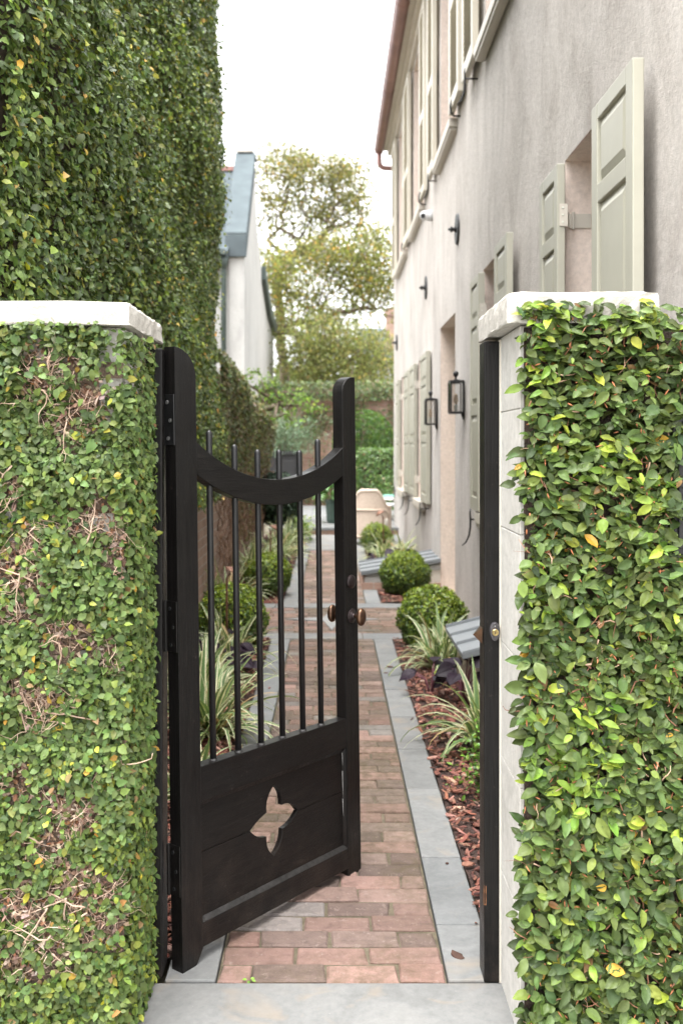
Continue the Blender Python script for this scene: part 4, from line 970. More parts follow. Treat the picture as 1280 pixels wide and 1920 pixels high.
def ivy_front():                         # the same sheet turning the corner on to the street face
    n = 20000; x = -2.2+1.16*R.random(n)**.7; z = R.uniform(1.7, 5.2, n); y = 3.02-bulge(x*1.3, z)*.8+.05*R.random(n)**1.5
    a = R.uniform(0, 6.28, n); L = np.clip(R.normal(.030, .0075, n), .014, .056)
    return leaves(np.stack([x, y, z], 1), arr(0, -.85, .5)+R.normal(0, .45, (n, 3)), np.stack([np.cos(a), R.normal(0, .3, n), np.sin(a)-.35], 1), L, L*R.uniform(.56, .74, n), palette(n, GREEN_T, .2), LOW, R.normal(-.04, .12, n))
V, T, c = merge([ivy_tall(), ivy_front()]); np_mesh('leaves', V, T, c*arr(1.28, 1.34, 1.1), 'leaf_sheen', ct)
m = MB(); nx, nz = 46, 50; vs = []; fs = []
for j in range(nz+1):
    for i in range(nx+1):
        y = 2.99+5.72*i/nx; z = 1.3+4.85*j/nz; vs.append((-1.15+float(bulge(np.array(y), np.array(z)))*.62-.02, y, z))
for j in range(nz):
    for i in range(nx): fs.append((j*(nx+1)+i, j*(nx+1)+i+1, (j+1)*(nx+1)+i+1, (j+1)*(nx+1)+i))
m.add(vs, fs); m.box(-2.3, -1.13, 2.965, 3.01, 1.3, 5.3); m.build('twig_mat', 'darktwig', ct, smooth=True)
cw = thing('climbing_fig', (-1.1, 12.5, 0), 'browner creeper rounding over the lower garden wall with bare brick beneath', 'creeper')
def ivy_wall():
    n = 42000; y = R.uniform(8.66, 16.5, n); th = R.random(n)
    top = 2.44-.058*(y-9.3)+.10*(vn6(y*2, y*0)-.5)-np.clip(y-15.3, 0, 2)**2*.45
    low = np.where(y < 11.4, 1.22-.42*np.clip((y-10.2)/1.2, 0, 1), .38)+.35*(vn7(y*3, y*0)-.5)
    z = low+(top-low)*th**.8; over = .22*np.clip((z-1.1)/1.0, 0, 1)**.8
    x = -1.15+.05+over*(.55+.7*vn6(y*1.6, z*1.6))-np.clip((z-top+.22)/.22, 0, 1)**2*.22-.05*R.random(n)
    kp = R.random(n) < .55+.45*np.clip((z-.9)/.7, 0, 1); x, y, z = x[kp], y[kp], z[kp]; top = top[kp]; n = len(x)
    Nn = arr(.8, -.45, .5)+R.normal(0, .5, (n, 3)); a = R.uniform(0, 6.28, n); U = np.stack([R.normal(0, .4, n), np.cos(a), np.sin(a)-.5], 1)
    L = np.clip(R.normal(.042, .010, n), .02, .07); col = palette(n, [(5, (.095, .13, .045)), (3, (.14, .175, .055)), (2.2, (.19, .155, .07)), (1.4, (.16, .105, .06)), (1.4, (.24, .25, .08))], .22)
    dk = z < 1.25; col[dk] = col[dk]*arr(1.05, .85, .85)
    return leaves(np.stack([x, y, z], 1), Nn, U, L, L*R.uniform(.5, .7, n), col, LOW, R.normal(-.05, .12, n))
V, T, c = ivy_wall(); np_mesh('leaves', V, T, c, 'leaf_soft', cw)
m = MB()
for _ in range(520):
    y = R.uniform(9.3, 16.2); m.cur = tuple(arr(.75, .6, .5)*R.uniform(.4, 1))
    twig_walk(m, (-1.12+R.random()*.06, y, R.uniform(.2, 1.9)), (0, R.normal(0, .4), 1), 8, .06, R.uniform(.003, .009), lambda p, d: (d+Vector(((-1.1-p.x)*4, 0, .15))).normalized(), .5, 4)
m.build('stems', 'twiga', cw, smooth=True)

# ---- creeper on the far arched wall and the clipped hedge before it
ca_ = thing('climbing_fig', (AX, AY-.1, 0), 'thin creeper with rusty bare stems clinging round the far arch', 'creeper')
def ivy_arch():
    n = 30000; x = R.uniform(-2.6, 3.6, n); z = R.uniform(.1, 3.18, n)
    inside = (np.abs(x-AX) < AR-.03) & (z < zsp+np.sqrt(np.maximum(0, AR**2-(x-AX)**2))-.04)
    dens = np.where(z > 2.72, 1, np.clip(vn6(x*1.8+4, z*1.8)*1.5-.42, .08, .9)); k = ~inside & (R.random(n) < dens); x, z = x[k], z[k]; n = len(x)
    y = AY-.03-.12*R.random(n)*(1+1.0*(z > 2.7)); a = R.uniform(0, 6.28, n)
    col = palette(n, [(5, (.07, .12, .04)), (4, (.11, .16, .05)), (2, (.18, .22, .06)), (1.2, (.22, .15, .09))], .2)
    return leaves(np.stack([x, y, z], 1), arr(0, -.8, .5)+R.normal(0, .5, (n, 3)), np.stack([np.cos(a), 0*a, np.sin(a)-.4], 1), R.uniform(.05, .085, n), R.uniform(.03, .055, n), col, MINI)
V, T, c = ivy_arch(); np_mesh('leaves', V, T, c, 'leaf_soft', ca_)
m = MB()
for _ in range(1100):
    x, z = R.uniform(-2.4, 3.4), R.uniform(.2, 2.95)
    if abs(x-AX) < AR+.02 and z < zsp+AR: continue
    m.cur = tuple(arr(.95, .68, .55)*R.uniform(.5, 1.1)); twig_walk(m, (x, AY-.02-R.random()*.06, z), (R.normal(0, .5), 0, 1), 5, .06, R.uniform(.004, .01), lambda p, d: Vector((d.x, (AY-.05-p.y)*4, d.z)).normalized(), .6, 4)
m.build('stems', 'twiga', ca_)
def leafy_box(name, x0, x1, y0, y1, z0, z1, n, Lm, pal, label, cat, group=None, core='darktwig'):
    t = thing(name, ((x0+x1)/2, (y0+y1)/2, z0), label, cat, group); P = []; Nn = []
    A = [((x1-x0)*(z1-z0), 1, y0, arr(0, -1, .3)), ((y1-y0)*(z1-z0), 0, x0, arr(-1, 0, .3)), ((y1-y0)*(z1-z0), 0, x1, arr(1, 0, .3)), ((x1-x0)*(y1-y0), 2, z1, arr(0, -.2, 1))]; tot = sum(a[0] for a in A)
    lo, hi = arr(x0, y0, z0), arr(x1, y1, z1)
    for ar, ax, val, nr in A:
        k = int(n*ar/tot); p = lo+(hi-lo)*R.random((k, 3)); p[:, ax] = val+R.normal(0, .02, k)+(.06*(vn6(p[:, 0]*2+p[:, 1]*2, p[:, 2]*2)-.5)); P.append(p); Nn.append(nr+R.normal(0, .5, (k, 3)))
    P = np.concatenate(P); Nn = np.concatenate(Nn); n = len(P); L = R.uniform(.7, 1.3, n)*Lm
    V, T, c = leaves(P, Nn, R.normal(0, 1, (n, 3)), L, L*.6, palette(n, pal, .2)*(1+.5*(vn7(P[:, 0]*2+P[:, 1], P[:, 2]*2.4)-.5))[:, None], MINI)
    np_mesh('leaves', V, T, c, 'leaf_soft', t); m = MB(); e = .05; m.box(x0+e, x1-e, y0+e, y1-e, z0, z1-e); m.build('branches', core, t)
    return t
leafy_box('clipped_hedge', .62, 3.2, 21.6, 22.3, .085, 1.46, 13000, .065, [(5, (.09, .17, .045)), (4, (.13, .22, .05)), (2, (.065, .12, .04)), (.7, (.25, .17, .1))], 'square clipped green hedge behind the wicker chair, in front of the arch', 'hedge')

# ================================================================== SHRUBS
def ball(rad, n, leafL, pal, squash=.92, lump=.10, seed=1):
    """leaf scatter on a lumpy ball sitting at the origin"""
    u = unit(R.normal(0, 1, (n, 3))); k = u[:, 2] > -.75; u = u[k]; n = len(u)
    vv = VN(seed); lum = vv(u[:, 0]*3+10, u[:, 1]*3+u[:, 2]*2+10)+.5*vv(u[:, 0]*7+20, u[:, 2]*7+u[:, 1]*4+9)
    r = rad*(1-lump+lump*1.3*lum)*(1-.24*R.random(n)**1.5); P = u*r[:, None]; P[:, 2] = P[:, 2]*squash+rad*squash*.86
    Nn = u+R.normal(0, .6, (n, 3)); U = u*.9+R.normal(0, .6, (n, 3))+up3*.3
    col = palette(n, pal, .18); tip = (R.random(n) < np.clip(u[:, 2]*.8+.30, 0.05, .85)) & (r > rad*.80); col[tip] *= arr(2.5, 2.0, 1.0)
    L = leafL*R.uniform(.7, 1.35, n); return leaves(P, Nn, U, L, L*.62, col, LOW if leafL > .02 or n < 12000 else MINI, R.normal(0, .1, n))
BOX = [(5, (.085, .145, .032)), (4, (.12, .19, .04)), (3, (.05, .09, .024))]
def core(mb, rad, squash, z):
    mb.lathe([(rad*math.sin(w), z-rad*squash*math.cos(w)) for w in np.linspace(.15, math.pi-.05, 9)], (0, 0, 0), n=16)
def boxwood(x, y, rad, label, n=9000, seed=1, L=.023):
    t = thing('boxwood_ball', (x, y, 0), label, 'shrub', 'clipped boxwood balls in the beds')
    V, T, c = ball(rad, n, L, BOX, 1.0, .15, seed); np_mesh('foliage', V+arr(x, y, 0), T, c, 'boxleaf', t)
    m = MB(); core(m, rad*.72, .98, rad*.84); m.tube([(0, 0, -.03), (0, 0, rad)], .02, 6)
    m.v = [(a+x, b+y, cc) for a, b, cc in m.v]; m.build('branches', 'darktwig', t, smooth=True); return t
boxwood(.765, 7.38, .265, 'bright green clipped boxwood ball beside the stucco house, just behind the big striped grass', 11000, 3)
boxwood(.76, 10.05, .25, 'dark green clipped boxwood ball standing in front of the white-sided cellar hatch', 9000, 5)
boxwood(.66, 14.0, .24, 'small far boxwood ball in front of the wicker chair', 5000, 6, .022)
boxwood(-.76, 7.35, .27, 'clipped boxwood ball behind the gate bars, beside the nearer copper path light', 9000, 7)
boxwood(-.66, 10.0, .24, 'clipped boxwood ball behind the middle gate bars, beyond the brick crossing', 7000, 8)
# young shrub beside the post
t = thing('young_shrub', (.66, 4.2, 0), 'small bright green shrub half hidden by the post on the latch side', 'shrub')
n = 420; P = R.normal(0, 1, (n, 3))*arr(.055, .06, .07)+arr(.665, 4.2, .165); P[:, 2] = np.abs(P[:, 2])
col = palette(n, [(3, (.12, .25, .035)), (2, (.2, .33, .05)), (2, (.075, .16, .03))], .15)
V, T, c = leaves(P, R.normal(0, .6, (n, 3))+up3, R.normal(0, 1, (n, 3)), R.uniform(.016, .032, n), R.uniform(.01, .018, n), col, LOW); np_mesh('leaves', V, T, c, 'boxleaf', t)
m = MB()
for _ in range(9): a = R.uniform(0, 6.28); m.tube([(.665, 4.2, -.02), (.665+.03*math.cos(a), 4.2+.03*math.sin(a), .1), (.665+.08*math.cos(a), 4.2+.08*math.sin(a), R.uniform(.14, .26))], [.004, .003, .0015], 5)
m.build('stems', 'darktwig', t)

# variegated strap-leaved grass
def blades(n, hl, seed, spread=.9, wid=.012, segs=9):
    r = np.random.default_rng(seed); V = []; F = []; FC = []
    for i in range(n):
        az = r.uniform(0, 2*np.pi); q = r.random()**.75; L = hl*r.uniform(.6, 1.15); el = math.radians(88-60*q*spread); dr = r.uniform(.9, 2.0)*(0.4+q)
        p = arr(r.normal(0, .035), r.normal(0, .035), -.01); w0 = wid*r.uniform(.75, 1.5)*1.5; tw = r.normal(0, .5); base = len(V); kink = r.random() < .12
        for k in range(segs+1):
            s = k/segs; h = arr(math.cos(az), math.sin(az), 0); d = h*math.cos(el)+arr(0, 0, math.sin(el))
            side = np.cross(arr(0, 0, 1), h); up_ = np.cross(d, side); a = tw*s; sd = side*math.cos(a)+up_*math.sin(a); nn = np.cross(sd, d)
            w = w0*(.55+1.1*s if s < .4 else .99*(1-((s-.4)/.6)**1.7))+.0004
            for t, dp in ((-1, .22), (-.62, .08), (0, 0), (.62, .08), (1, .22)): V.append(p+sd*t*w*.5*2*.5+nn*dp*w*.6)
            p = p+d*L/segs; el -= dr*(.35+1.5*s)/segs*1.15+(.5 if kink and k == 5 else 0)
        cream = arr(.72, .69, .46)*r.uniform(.85, 1.1); grn = arr(.12, .20, .075)*r.uniform(.75, 1.3)
        if r.random() < .18: cream = arr(.30, .36, .14)
        if r.random() < .06: cream = arr(.5, .36, .18); grn = arr(.36, .26, .13)
        for k in range(segs):
            for j in range(4):
                a = base+k*5+j; F.append((a, a+1, a+6, a+5)); cc = cream if j in (0, 3) else grn
                if k < 2: cc = cc*.8+arr(.2, .24, .1)*.2
                FC.append(cc)
    return np.array(V), np.array(F), np.array(FC)
LAB_G = []
def grass(x, y, hl, n, seed, label, wid=.013, spread=.9):
    t = thing('striped_grass', (x, y, 0), label, 'ornamental grass', 'cream-edged strap-leaved grasses in the beds')
    V, F, FC = blades(int(n*1.45), hl, seed, spread, wid); np_mesh('blades', V+arr(x, y, 0), F, None, 'blade', t, True, None, FC); return t
grass(.76, 6.66, .47, 80, 1, 'big fountain of cream-edged strap leaves in front of the nearest boxwood ball by the house', .017)
grass(.80, 4.95, .52, 46, 2, 'cream-edged strap-leaved clump cut off by the post on the latch side', .017)
grass(.70, 13.0, .46, 60, 4, 'far cream-edged grass clump behind the white-sided hatch, below the small copper light', .018)
grass(.98, 13.4, .5, 30, 14, 'sparse striped grass against the foot of the stucco wall, far end of the right bed', .017)
grass(-.66, 5.1, .52, 80, 5, 'nearest cream-edged grass clump behind the left gate bars, leaning over the stone edging', .019)
grass(-.80, 5.9, .52, 75, 6, 'tall cream-edged grass clump behind the first gate bar, in front of the purple leaves', .019)
grass(-.72, 6.6, .48, 60, 7, 'cream-edged grass clump at the foot of the left boxwood ball with the copper light', .018)
grass(-.98, 8.9, .62, 60, 8, 'pale grass clump against the old brick wall behind the left boxwood ball', .018)
grass(-.90, 11.2, .62, 70, 9, 'arching pale grass clump behind the far left boxwood ball', .018)
grass(-.72, 12.6, .6, 80, 10, 'pale grass clump around the farther copper path light on the left', .018)
grass(-.66, 14.2, .55, 70, 11, 'farthest pale grass clump in the left bed, below the dark glossy shrub', .018)
grass(-.60, 4.2, .42, 34, 12, 'low cream-edged grass seen just right of the hinge stile', .016)

# purple heart-leaved plants
def purple(x, y, sc, n, seed, label, lime=0):
    r = np.random.default_rng(seed); t = thing('purple_leaf_plant', (x, y, 0), label, 'plant', 'dark purple heart-leaved plants')
    V = []; T = []; Cc = []; m = MB(); tot = 0
    g = []; nu, nvv = 9, 9
    for i in range(nu+1):
        u = i/nu; wd = (math.sin(min(1, u*1.15)**.55*math.pi)*.95 if u < .87 else .33*(1-u)/.13)
        wd = math.sin(math.pi*u**.62)*1.0
        for j in range(nvv):
            tt = (j/(nvv-1))*2-1; g.append((u*1.0-.16*abs(tt)**1.5*(1-u)**3*1.4, tt*wd*.46, .10*abs(tt)*wd-.22*u*u+.03*math.sin(j*2.4)))
    g = np.array(g); f = np.array([q for i in range(nu) for j in range(nvv-1) for q in ((i*nvv+j, i*nvv+j+1, (i+1)*nvv+j+1), (i*nvv+j, (i+1)*nvv+j+1, (i+1)*nvv+j))])
    for i in range(n):
        az = r.uniform(0, 6.28); q = r.uniform(.25, 1); h = sc*r.uniform(.5, 1.25); tip = arr(x+math.cos(az)*q*sc*.8, y+math.sin(az)*q*sc*.8, h)
        m.tube([(x, y, -.02), (x+(tip[0]-x)*.35, y+(tip[1]-y)*.35, h*.7), tuple(tip)], [.005, .004, .003], 5)
        U = unit(arr(math.cos(az)*.8, math.sin(az)*.8, r.uniform(-.7, .3))[None])[0]; Nn = arr(-math.cos(az)*.2, -math.sin(az)*.2-.45, 1)+r.normal(0, .3, 3)
        Nn = Nn-U*np.dot(U, Nn); Nn /= np.linalg.norm(Nn); W = np.cross(Nn, U); L = sc*r.uniform(.34, .56)
        vv = tip+L*(g[:, :1]*U+g[:, 1:2]*W+g[:, 2:3]*Nn); V.append(vv); T.append(f+tot); tot += len(vv)
        col = arr(.015, .0085, .015)*r.uniform(.7, 1.6)
        if i < lime: col = arr(.32, .36, .06)*r.uniform(.8, 1.1)
        Cc.append(np.repeat(col[None], len(vv), 0))
    m.build('stems', 'purplestem', t, smooth=True); np_mesh('leaves', np.concatenate(V), np.concatenate(T), np.concatenate(Cc), 'purple', t)
M['purplestem'] = plain('purple_stem', (.20, .07, .09), (.12, .04, .06), 20, .6, .1)
purple(.80, 5.75, .24, 15, 3, 'dark purple-leaved plant between the grass clumps beside the post, with a lime shoot', 3)
purple(.62, 6.0, .17, 7, 4, 'single spray of purple leaves spilling in front of the big striped grass')
purple(-.86, 6.5, .25, 12, 5, 'purple-leaved plant glimpsed right of the hinge stile, left of the copper light')
purple(-.66, 6.35, .20, 11, 6, 'purple-leaved plant between the first two gate bars at the bed edge')
purple(.86, 12.1, .24, 9, 7, 'far purple-leaved plant just above the second boxwood ball', 0)
purple(.60, 12.3, .16, 7, 8, 'low purple plant at the back edge of the white-sided hatch')
purple(-.62, 11.8, .18, 8, 9, 'dark purple plant under the farther left copper light')

# copper path lights
def path_light(x, y, h, az, label):
    t = thing('path_light', (x, y, 0), label, 'garden light', 'copper path lights')
    m = MB(); m.tube([(x, y, -.05), (x, y, h-.02), (x+.006*math.cos(az), y, h), (x+.03*math.cos(az), y+.03*math.sin(az), h+.03)], [.0085, .0085, .008, .006], 10); m.build('stem', 'copper', t, smooth=True)
    m = MB(); ax = Vector((math.cos(az)*.55, math.sin(az)*.55, .83)); m.lathe([(.004, .038), (.014, .030), (.05, .008), (.068, -.008), (.069, -.013), (.05, .0), (.012, .022)], (x+.05*math.cos(az), y+.05*math.sin(az), h+.045), ax, 18); m.build('shade', 'copper', t, smooth=True)
path_light(-.765, 7.0, .60, .2, 'copper path light on a stem between the first two gate bars, leaf-like shade')
path_light(-.715, 11.2, .56, .3, 'copper path light farther down the left bed among pale grass')
path_light(.70, 13.1, .60, 2.9, 'small copper path light in front of the wicker chair on the right')

# planter with airy shrub, dark glossy shrub, green pot
t = thing('black_planter', (-.9, 18.2, .13), 'tall black square planter with a rim, seen behind the middle gate bars', 'planter')
m = MB(); m.box(-1.16, -.62, 17.95, 18.5, .13, 1.40); m.build('body', 'planter', t, bevel=.006)
m = MB(); m.box(-1.19, -.59, 17.92, 18.53, 1.402, 1.47); m.build('rim', 'planter', t, bevel=.006)
m = MB(); m.box(-1.10, -.68, 17.932, 17.948, .3, 1.30); m.build('panel', 'planter', t, bevel=.004)
t = thing('airy_shrub', (-.9, 18.2, 1.47), 'feathery grey-green shrub growing out of the black planter', 'shrub')
n = 3600; P = R.normal(0, 1, (n, 3))*arr(.27, .22, .22)+arr(-.92, 18.2, 1.75); P[:, 2] = np.maximum(P[:, 2], 1.46)
V, T, c = leaves(P, R.normal(0, 1, (n, 3)), (P-arr(-.92, 18.2, 1.4))+R.normal(0, .2, (n, 3)), R.uniform(.06, .14, n), R.uniform(.008, .016, n), palette(n, [(3, (.13, .20, .12)), (2, (.18, .26, .17)), (2, (.09, .15, .08))]), MINI); np_mesh('leaves', V, T, c, 'leaf_soft', t)
m = MB()
for _ in range(14): a = R.uniform(0, 6.28); m.tube([(-.92, 18.2, 1.40), (-.92+.12*math.cos(a), 18.2+.1*math.sin(a), 1.65), (-.92+.3*math.cos(a), 18.2+.25*math.sin(a), R.uniform(1.75, 2.05))], [.008, .006, .003], 5)
m.build('stems', 'bark', t)
t = thing('camellia_shrub', (-.86, 15.4, 0), 'dark glossy-leaved rounded shrub in front of the black planter', 'shrub')
n = 3800; u = unit(R.normal(0, 1, (n, 3))); P = u*(.42*(1-.25*R.random((n, 1))))*arr(.95, .9, 1.05)+arr(-.88, 15.4, .72)
V, T, c = leaves(P, u+up3*.5+R.normal(0, .5, (n, 3)), R.normal(0, 1, (n, 3)), R.uniform(.05, .085, n), R.uniform(.03, .045, n), palette(n, [(4, (.022, .045, .025)), (3, (.03, .06, .03)), (1, (.06, .1, .045))]), LOW); np_mesh('leaves', V, T, c, 'leaf', t)
m = MB(); m.tube([(-.88, 15.4, -.05), (-.88, 15.4, .5)], .03, 7); m.lathe([(.30*math.sin(w), .70-.32*math.cos(w)) for w in np.linspace(.1, 3.0, 8)], (-.88, 15.4, 0), n=14); m.build('branches', 'darktwig', t, smooth=True)
t = thing('green_pot', (.03, 17.9, .13), 'dark green glazed pot on the raised terrace behind the latch stile', 'pot')
m = MB(); m.lathe([(.11, .13), (.13, .2), (.15, .52), (.165, .53), (.165, .57), (.14, .57), (.13, .54)], (.03, 17.9, 0), n=22); m.build('body', 'greenpot', t, smooth=False)
t = thing('broadleaf_plant', (.03, 17.9, .56), 'bright broad-leaved plant growing in the dark green pot', 'plant')
n = 150; a = R.uniform(0, 6.28, n); r_ = R.random(n)**.6*.26; P = np.stack([.0+r_*np.cos(a), 17.9+r_*np.sin(a), R.uniform(.58, 1.25, n)], 1)
V, T, c = leaves(P, np.stack([np.cos(a)*.4, np.sin(a)*.4-.4, np.ones(n)], 1)+R.normal(0, .3, (n, 3)), np.stack([np.cos(a), np.sin(a), -.4+0*a], 1), R.uniform(.10, .19, n), R.uniform(.07, .11, n), palette(n, [(3, (.11, .24, .06)), (2, (.17, .32, .08)), (2, (.07, .15, .045))]), HI); np_mesh('leaves', V, T, c, 'leaf_soft', t)
m = MB()
for _ in range(10): w = R.uniform(0, 6.28); m.tube([(.02, 17.9, .5), (.02+.06*math.cos(w), 17.9+.06*math.sin(w), .8), (.02+.16*math.cos(w), 17.9+.16*math.sin(w), 1.1)], [.008, .006, .004], 5)
m.build('stems', 'darktwig', t)
# fern-like low plant at the foot of the step
t = thing('leafy_clump', (-.52, 16.0, 0), 'low yellow-green leafy clump at the end of the left bed by the terrace step', 'plant')
n = 900; P = R.normal(0, 1, (n, 3))*arr(.13, .3, .11)+arr(-.58, 15.9, .2); P[:, 2] = np.abs(P[:, 2])
V, T, c = leaves(P, R.normal(0, .5, (n, 3))+up3, R.normal(0, 1, (n, 3)), R.uniform(.05, .09, n), R.uniform(.03, .045, n), palette(n, [(3, (.17, .26, .06)), (2, (.25, .32, .07)), (2, (.1, .18, .04))]), MINI); np_mesh('leaves', V, T, c, 'leaf_soft', t)

# ================================================================== FURNITURE AT THE END OF THE PATH
t = thing('wicker_armchair', (.60, 15.3, 0), 'tan wicker armchair with a rolled rim, seen from behind past the far boxwood', 'armchair')
cx, cy = .58, 15.35; m = MB(); prof = []; 
for k in range(41):                       # horseshoe in plan, from one arm round the back to the other
    s = k/40*2-1; a = s*1.72; bx = math.sin(a)*.36 if abs(a) < 1.5708 else math.copysign(.36, a); by = -math.cos(a)*.30 if abs(a) < 1.5708 else (abs(a)-1.5708)*1.9
    q = min(1, max(0, (abs(s)-.18)/.42)); h = .86-.26*(q*q*(3-2*q)); prof.append((cx+bx, cy+by, h))
vs = [(x, y, .10) for x, y, h in prof]+[(x, y, h) for x, y, h in prof]; ins = [(cx+(x-cx)*.90, cy+(y-cy)*.90+.006) for x, y, h in prof]
vs += [(a, b, .10) for a, b in ins]+[(a, b, h[2]) for (a, b), h in zip(ins, prof)]; n = 41; fs = []
for i in range(n-1): fs += [(i, i+1, n+i+1, n+i), (2*n+i, 3*n+i, 3*n+i+1, 2*n+i+1), (n+i, n+i+1, 3*n+i+1, 3*n+i), (i, 2*n+i, 2*n+i+1, i+1)]
fs += [(0, n, 3*n, 2*n), (n-1, 3*n-1, 4*n-1, 2*n-1)]; m.add(vs, fs); bk = m.build('back_shell', 'wicker', t, smooth=False)
m = MB(); m.tube([((x+a)/2, (y+b)/2, h) for (x, y, h), (a, b) in zip(prof, ins)], .030, 10); m.tube([(prof[0][0], prof[0][1], .10), (prof[0][0], prof[0][1], .6)], .028, 8); m.tube([(prof[-1][0], prof[-1][1], .10), (prof[-1][0], prof[-1][1], .6)], .028, 8); m.build('rolled_rim', 'wicker', t, smooth=True)
m = MB(); m.tube([(x+(x-cx)*.02, y+(y-cy)*.02, min(h-.10, .56)) for x, y, h in prof], .012, 6); m.tube([(x+(x-cx)*.02, y+(y-cy)*.02, .14) for x, y, h in prof], .014, 6); m.build('braid', 'wicker', bk, smooth=True)
m = MB(); m.box(cx-.31, cx+.31, cy-.22, cy+.30, .30, .42); m.build('seat_cushion', 'cream', t, bevel=.03)
for sx in (-.3, .3):
    for sy in (-.2, .28): m = MB(); m.tube([(cx+sx, cy+sy, .0), (cx+sx, cy+sy, .3)], .022, 8); m.build('leg', 'wicker', t)
t = thing('garden_table', (1.42, 19.3, .13), 'low round pale table past the house corner, beside the wicker chair', 'table')
m = MB(); m.lathe([(.55, .50), (.575, .515), (.575, .535), (.56, .548)], (1.42, 19.3, 0), n=40); m.build('top', 'whiteboard', t)
m = MB(); m.lathe([(.36, .128), (.34, .16), (.07, .2), (.05, .3), (.07, .42), (.3, .499)], (1.42, 19.3, 0), n=24); m.build('pedestal', 'whiteboard', t)
t = thing('folded_towel', (1.12, 19.1, .55), 'folded teal cloth lying on the pale round table', 'cloth')
m = MB(); m.box(1.0, 1.3, 19.0, 19.26, .549, .572); m.box(1.02, 1.29, 19.01, 19.25, .573, .594); m.build('cloth', 'teal', t, bevel=.008)
t = thing('amber_bowl', (1.36, 19.15, .55), 'small amber bowl beside the teal cloth on the pale table', 'bowl')
m = MB(); m.lathe([(.05, .549), (.06, .56), (.10, .64), (.105, .65), (.095, .645), (.05, .57)], (1.36, 19.15, 0), n=20); m.build('bowl', 'orange', t, smooth=True)
t = thing('garden_chair', (1.32, 18.55, .13), 'dark-framed chair with a pale seat under the house corner, beside the round table', 'chair')
m = MB(); m.box(1.02, 1.55, 18.55, 18.95, .40, .45); m.build('seat', 'plastic', t, bevel=.01)
for x in (1.05, 1.52):
    for y in (18.58, 18.92): m = MB(); m.tube([(x, y, .128), (x, y, .40)], .018, 8); m.build('leg', 'greenmetal', t)
m = MB(); m.box(1.53, 1.56, 18.56, 18.94, .451, .8); m.build('backrest', 'greenmetal', t, bevel=.01)

# ================================================================== TREES
def tree(name, base, clusters, pal, label, Lf, per, trunk_r, seed, fork=.35, spread=.42, barkmat='bark'):
    r = np.random.default_rng(seed); t = thing(name, base, label, 'tree'); cl_ = np.array(clusters); b = arr(*base)
    nodes_ = [b, b+arr(.05, 0, (cl_[:, 2].max()-b[2])*fork)]; par = [-1, 0]
    trunk = 6; nodes_ = [b+(nodes_[1]-b)*k/trunk+arr(r.normal(0, .05), r.normal(0, .05), 0)*(k > 0) for k in range(trunk+1)]; par = [-1]+list(range(trunk))
    order = np.argsort(np.linalg.norm(cl_-nodes_[-1], axis=1))
    ends = []
    for i in order:
        tgt = cl_[i]; A = np.array(nodes_[3:]); d = np.linalg.norm(A-tgt, axis=1)+.5*np.maximum(0, A[:, 2]-tgt[2]+.1); j = int(np.argmin(d))+3
        p0 = np.array(nodes_[j]); k = max(1, int(np.linalg.norm(tgt-p0)/.55)); prev = j
        for q in range(1, k+1):
            s = q/k; p = p0+(tgt-p0)*s+r.normal(0, .07, 3)*(q < k)+arr(0, 0, .18*math.sin(math.pi*s)*min(1, k/4)); nodes_.append(p); par.append(prev); prev = len(nodes_)-1
        ends.append(prev)
    w = np.zeros(len(nodes_)); w[ends] = 1
    for i in range(len(nodes_)-1, 0, -1): w[par[i]] += w[i]
    rad = trunk_r*np.maximum(w/w[0], 1e-4)**.62; rad = np.maximum(rad, .008)
    m = MB(); kids = {}
    for i, p in enumerate(par):
        if p >= 0: kids.setdefault(p, []).append(i)
    def chain(i0, i):
        pts = [nodes_[i0]]; rr = [min(rad[i0], rad[i]*1.25)]
        while True:
            pts.append(nodes_[i]); rr.append(rad[i]); ks = sorted(kids.get(i, []), key=lambda q: -w[q])
            for q in ks[1:]: stack.append((i, q))
            if not ks: break
            i = ks[0]
        m.tube(pts, rr, 8 if rr[0] > .06 else 5)
    stack = [(0, kids[0][0])]
    while stack: chain(*stack.pop())
    m.build('trunk', barkmat, t, smooth=True)
    n = len(cl_)*per; idx = np.repeat(np.arange(len(cl_)), per); P = cl_[idx]+r.normal(0, 1, (n, 3))*spread*arr(1, 1, .62); 
    cc = palette(n, pal, .18)*(1+.22*r.normal(0, 1, (len(cl_), 1)))[idx].clip(.5, 1.7); L = r.uniform(.7, 1.3, n)*Lf
    V, T, c = leaves(P, R.normal(0, 1, (n, 3))+up3*.6, R.normal(0, 1, (n, 3))-up3*.3, L, L*.62, np.clip(cc*1.2, .01, .8), MINI); np_mesh('crown', V, T, c, 'treeleaf', t)
    return t
def cloud(seed, d, spec):
    r = np.random.default_rng(seed); out = []
    for px, py, rx, ry, n in spec:
        for _ in range(n):
            a = r.uniform(0, 6.28); q = r.random()**.5; dd = d+r.uniform(-1.6, 1.6); out.append(at(px+math.cos(a)*q*rx, py+math.sin(a)*q*ry, dd))
    return out
GA = [(5, (.135, .14, .055)), (4, (.175, .17, .065)), (2, (.085, .095, .04)), (.7, (.30, .20, .06))]
tree('tall_thin_tree', (-1.72, 34, -.1), cloud(1, 34, [(525, 302, 62, 30, 52), (600, 320, 66, 30, 56), (655, 345, 42, 38, 44), (520, 350, 46, 28, 28), (505, 430, 26, 80, 26), (625, 400, 50, 34, 24), (575, 440, 30, 40, 20), (660, 400, 30, 30, 22), (585, 375, 60, 30, 30), (560, 400, 60, 40, 26)]), GA, 'tall sparse tree with see-through branches above the arched wall, its crown touching the white gable', .115, 34, .17, 3, .36, .30)
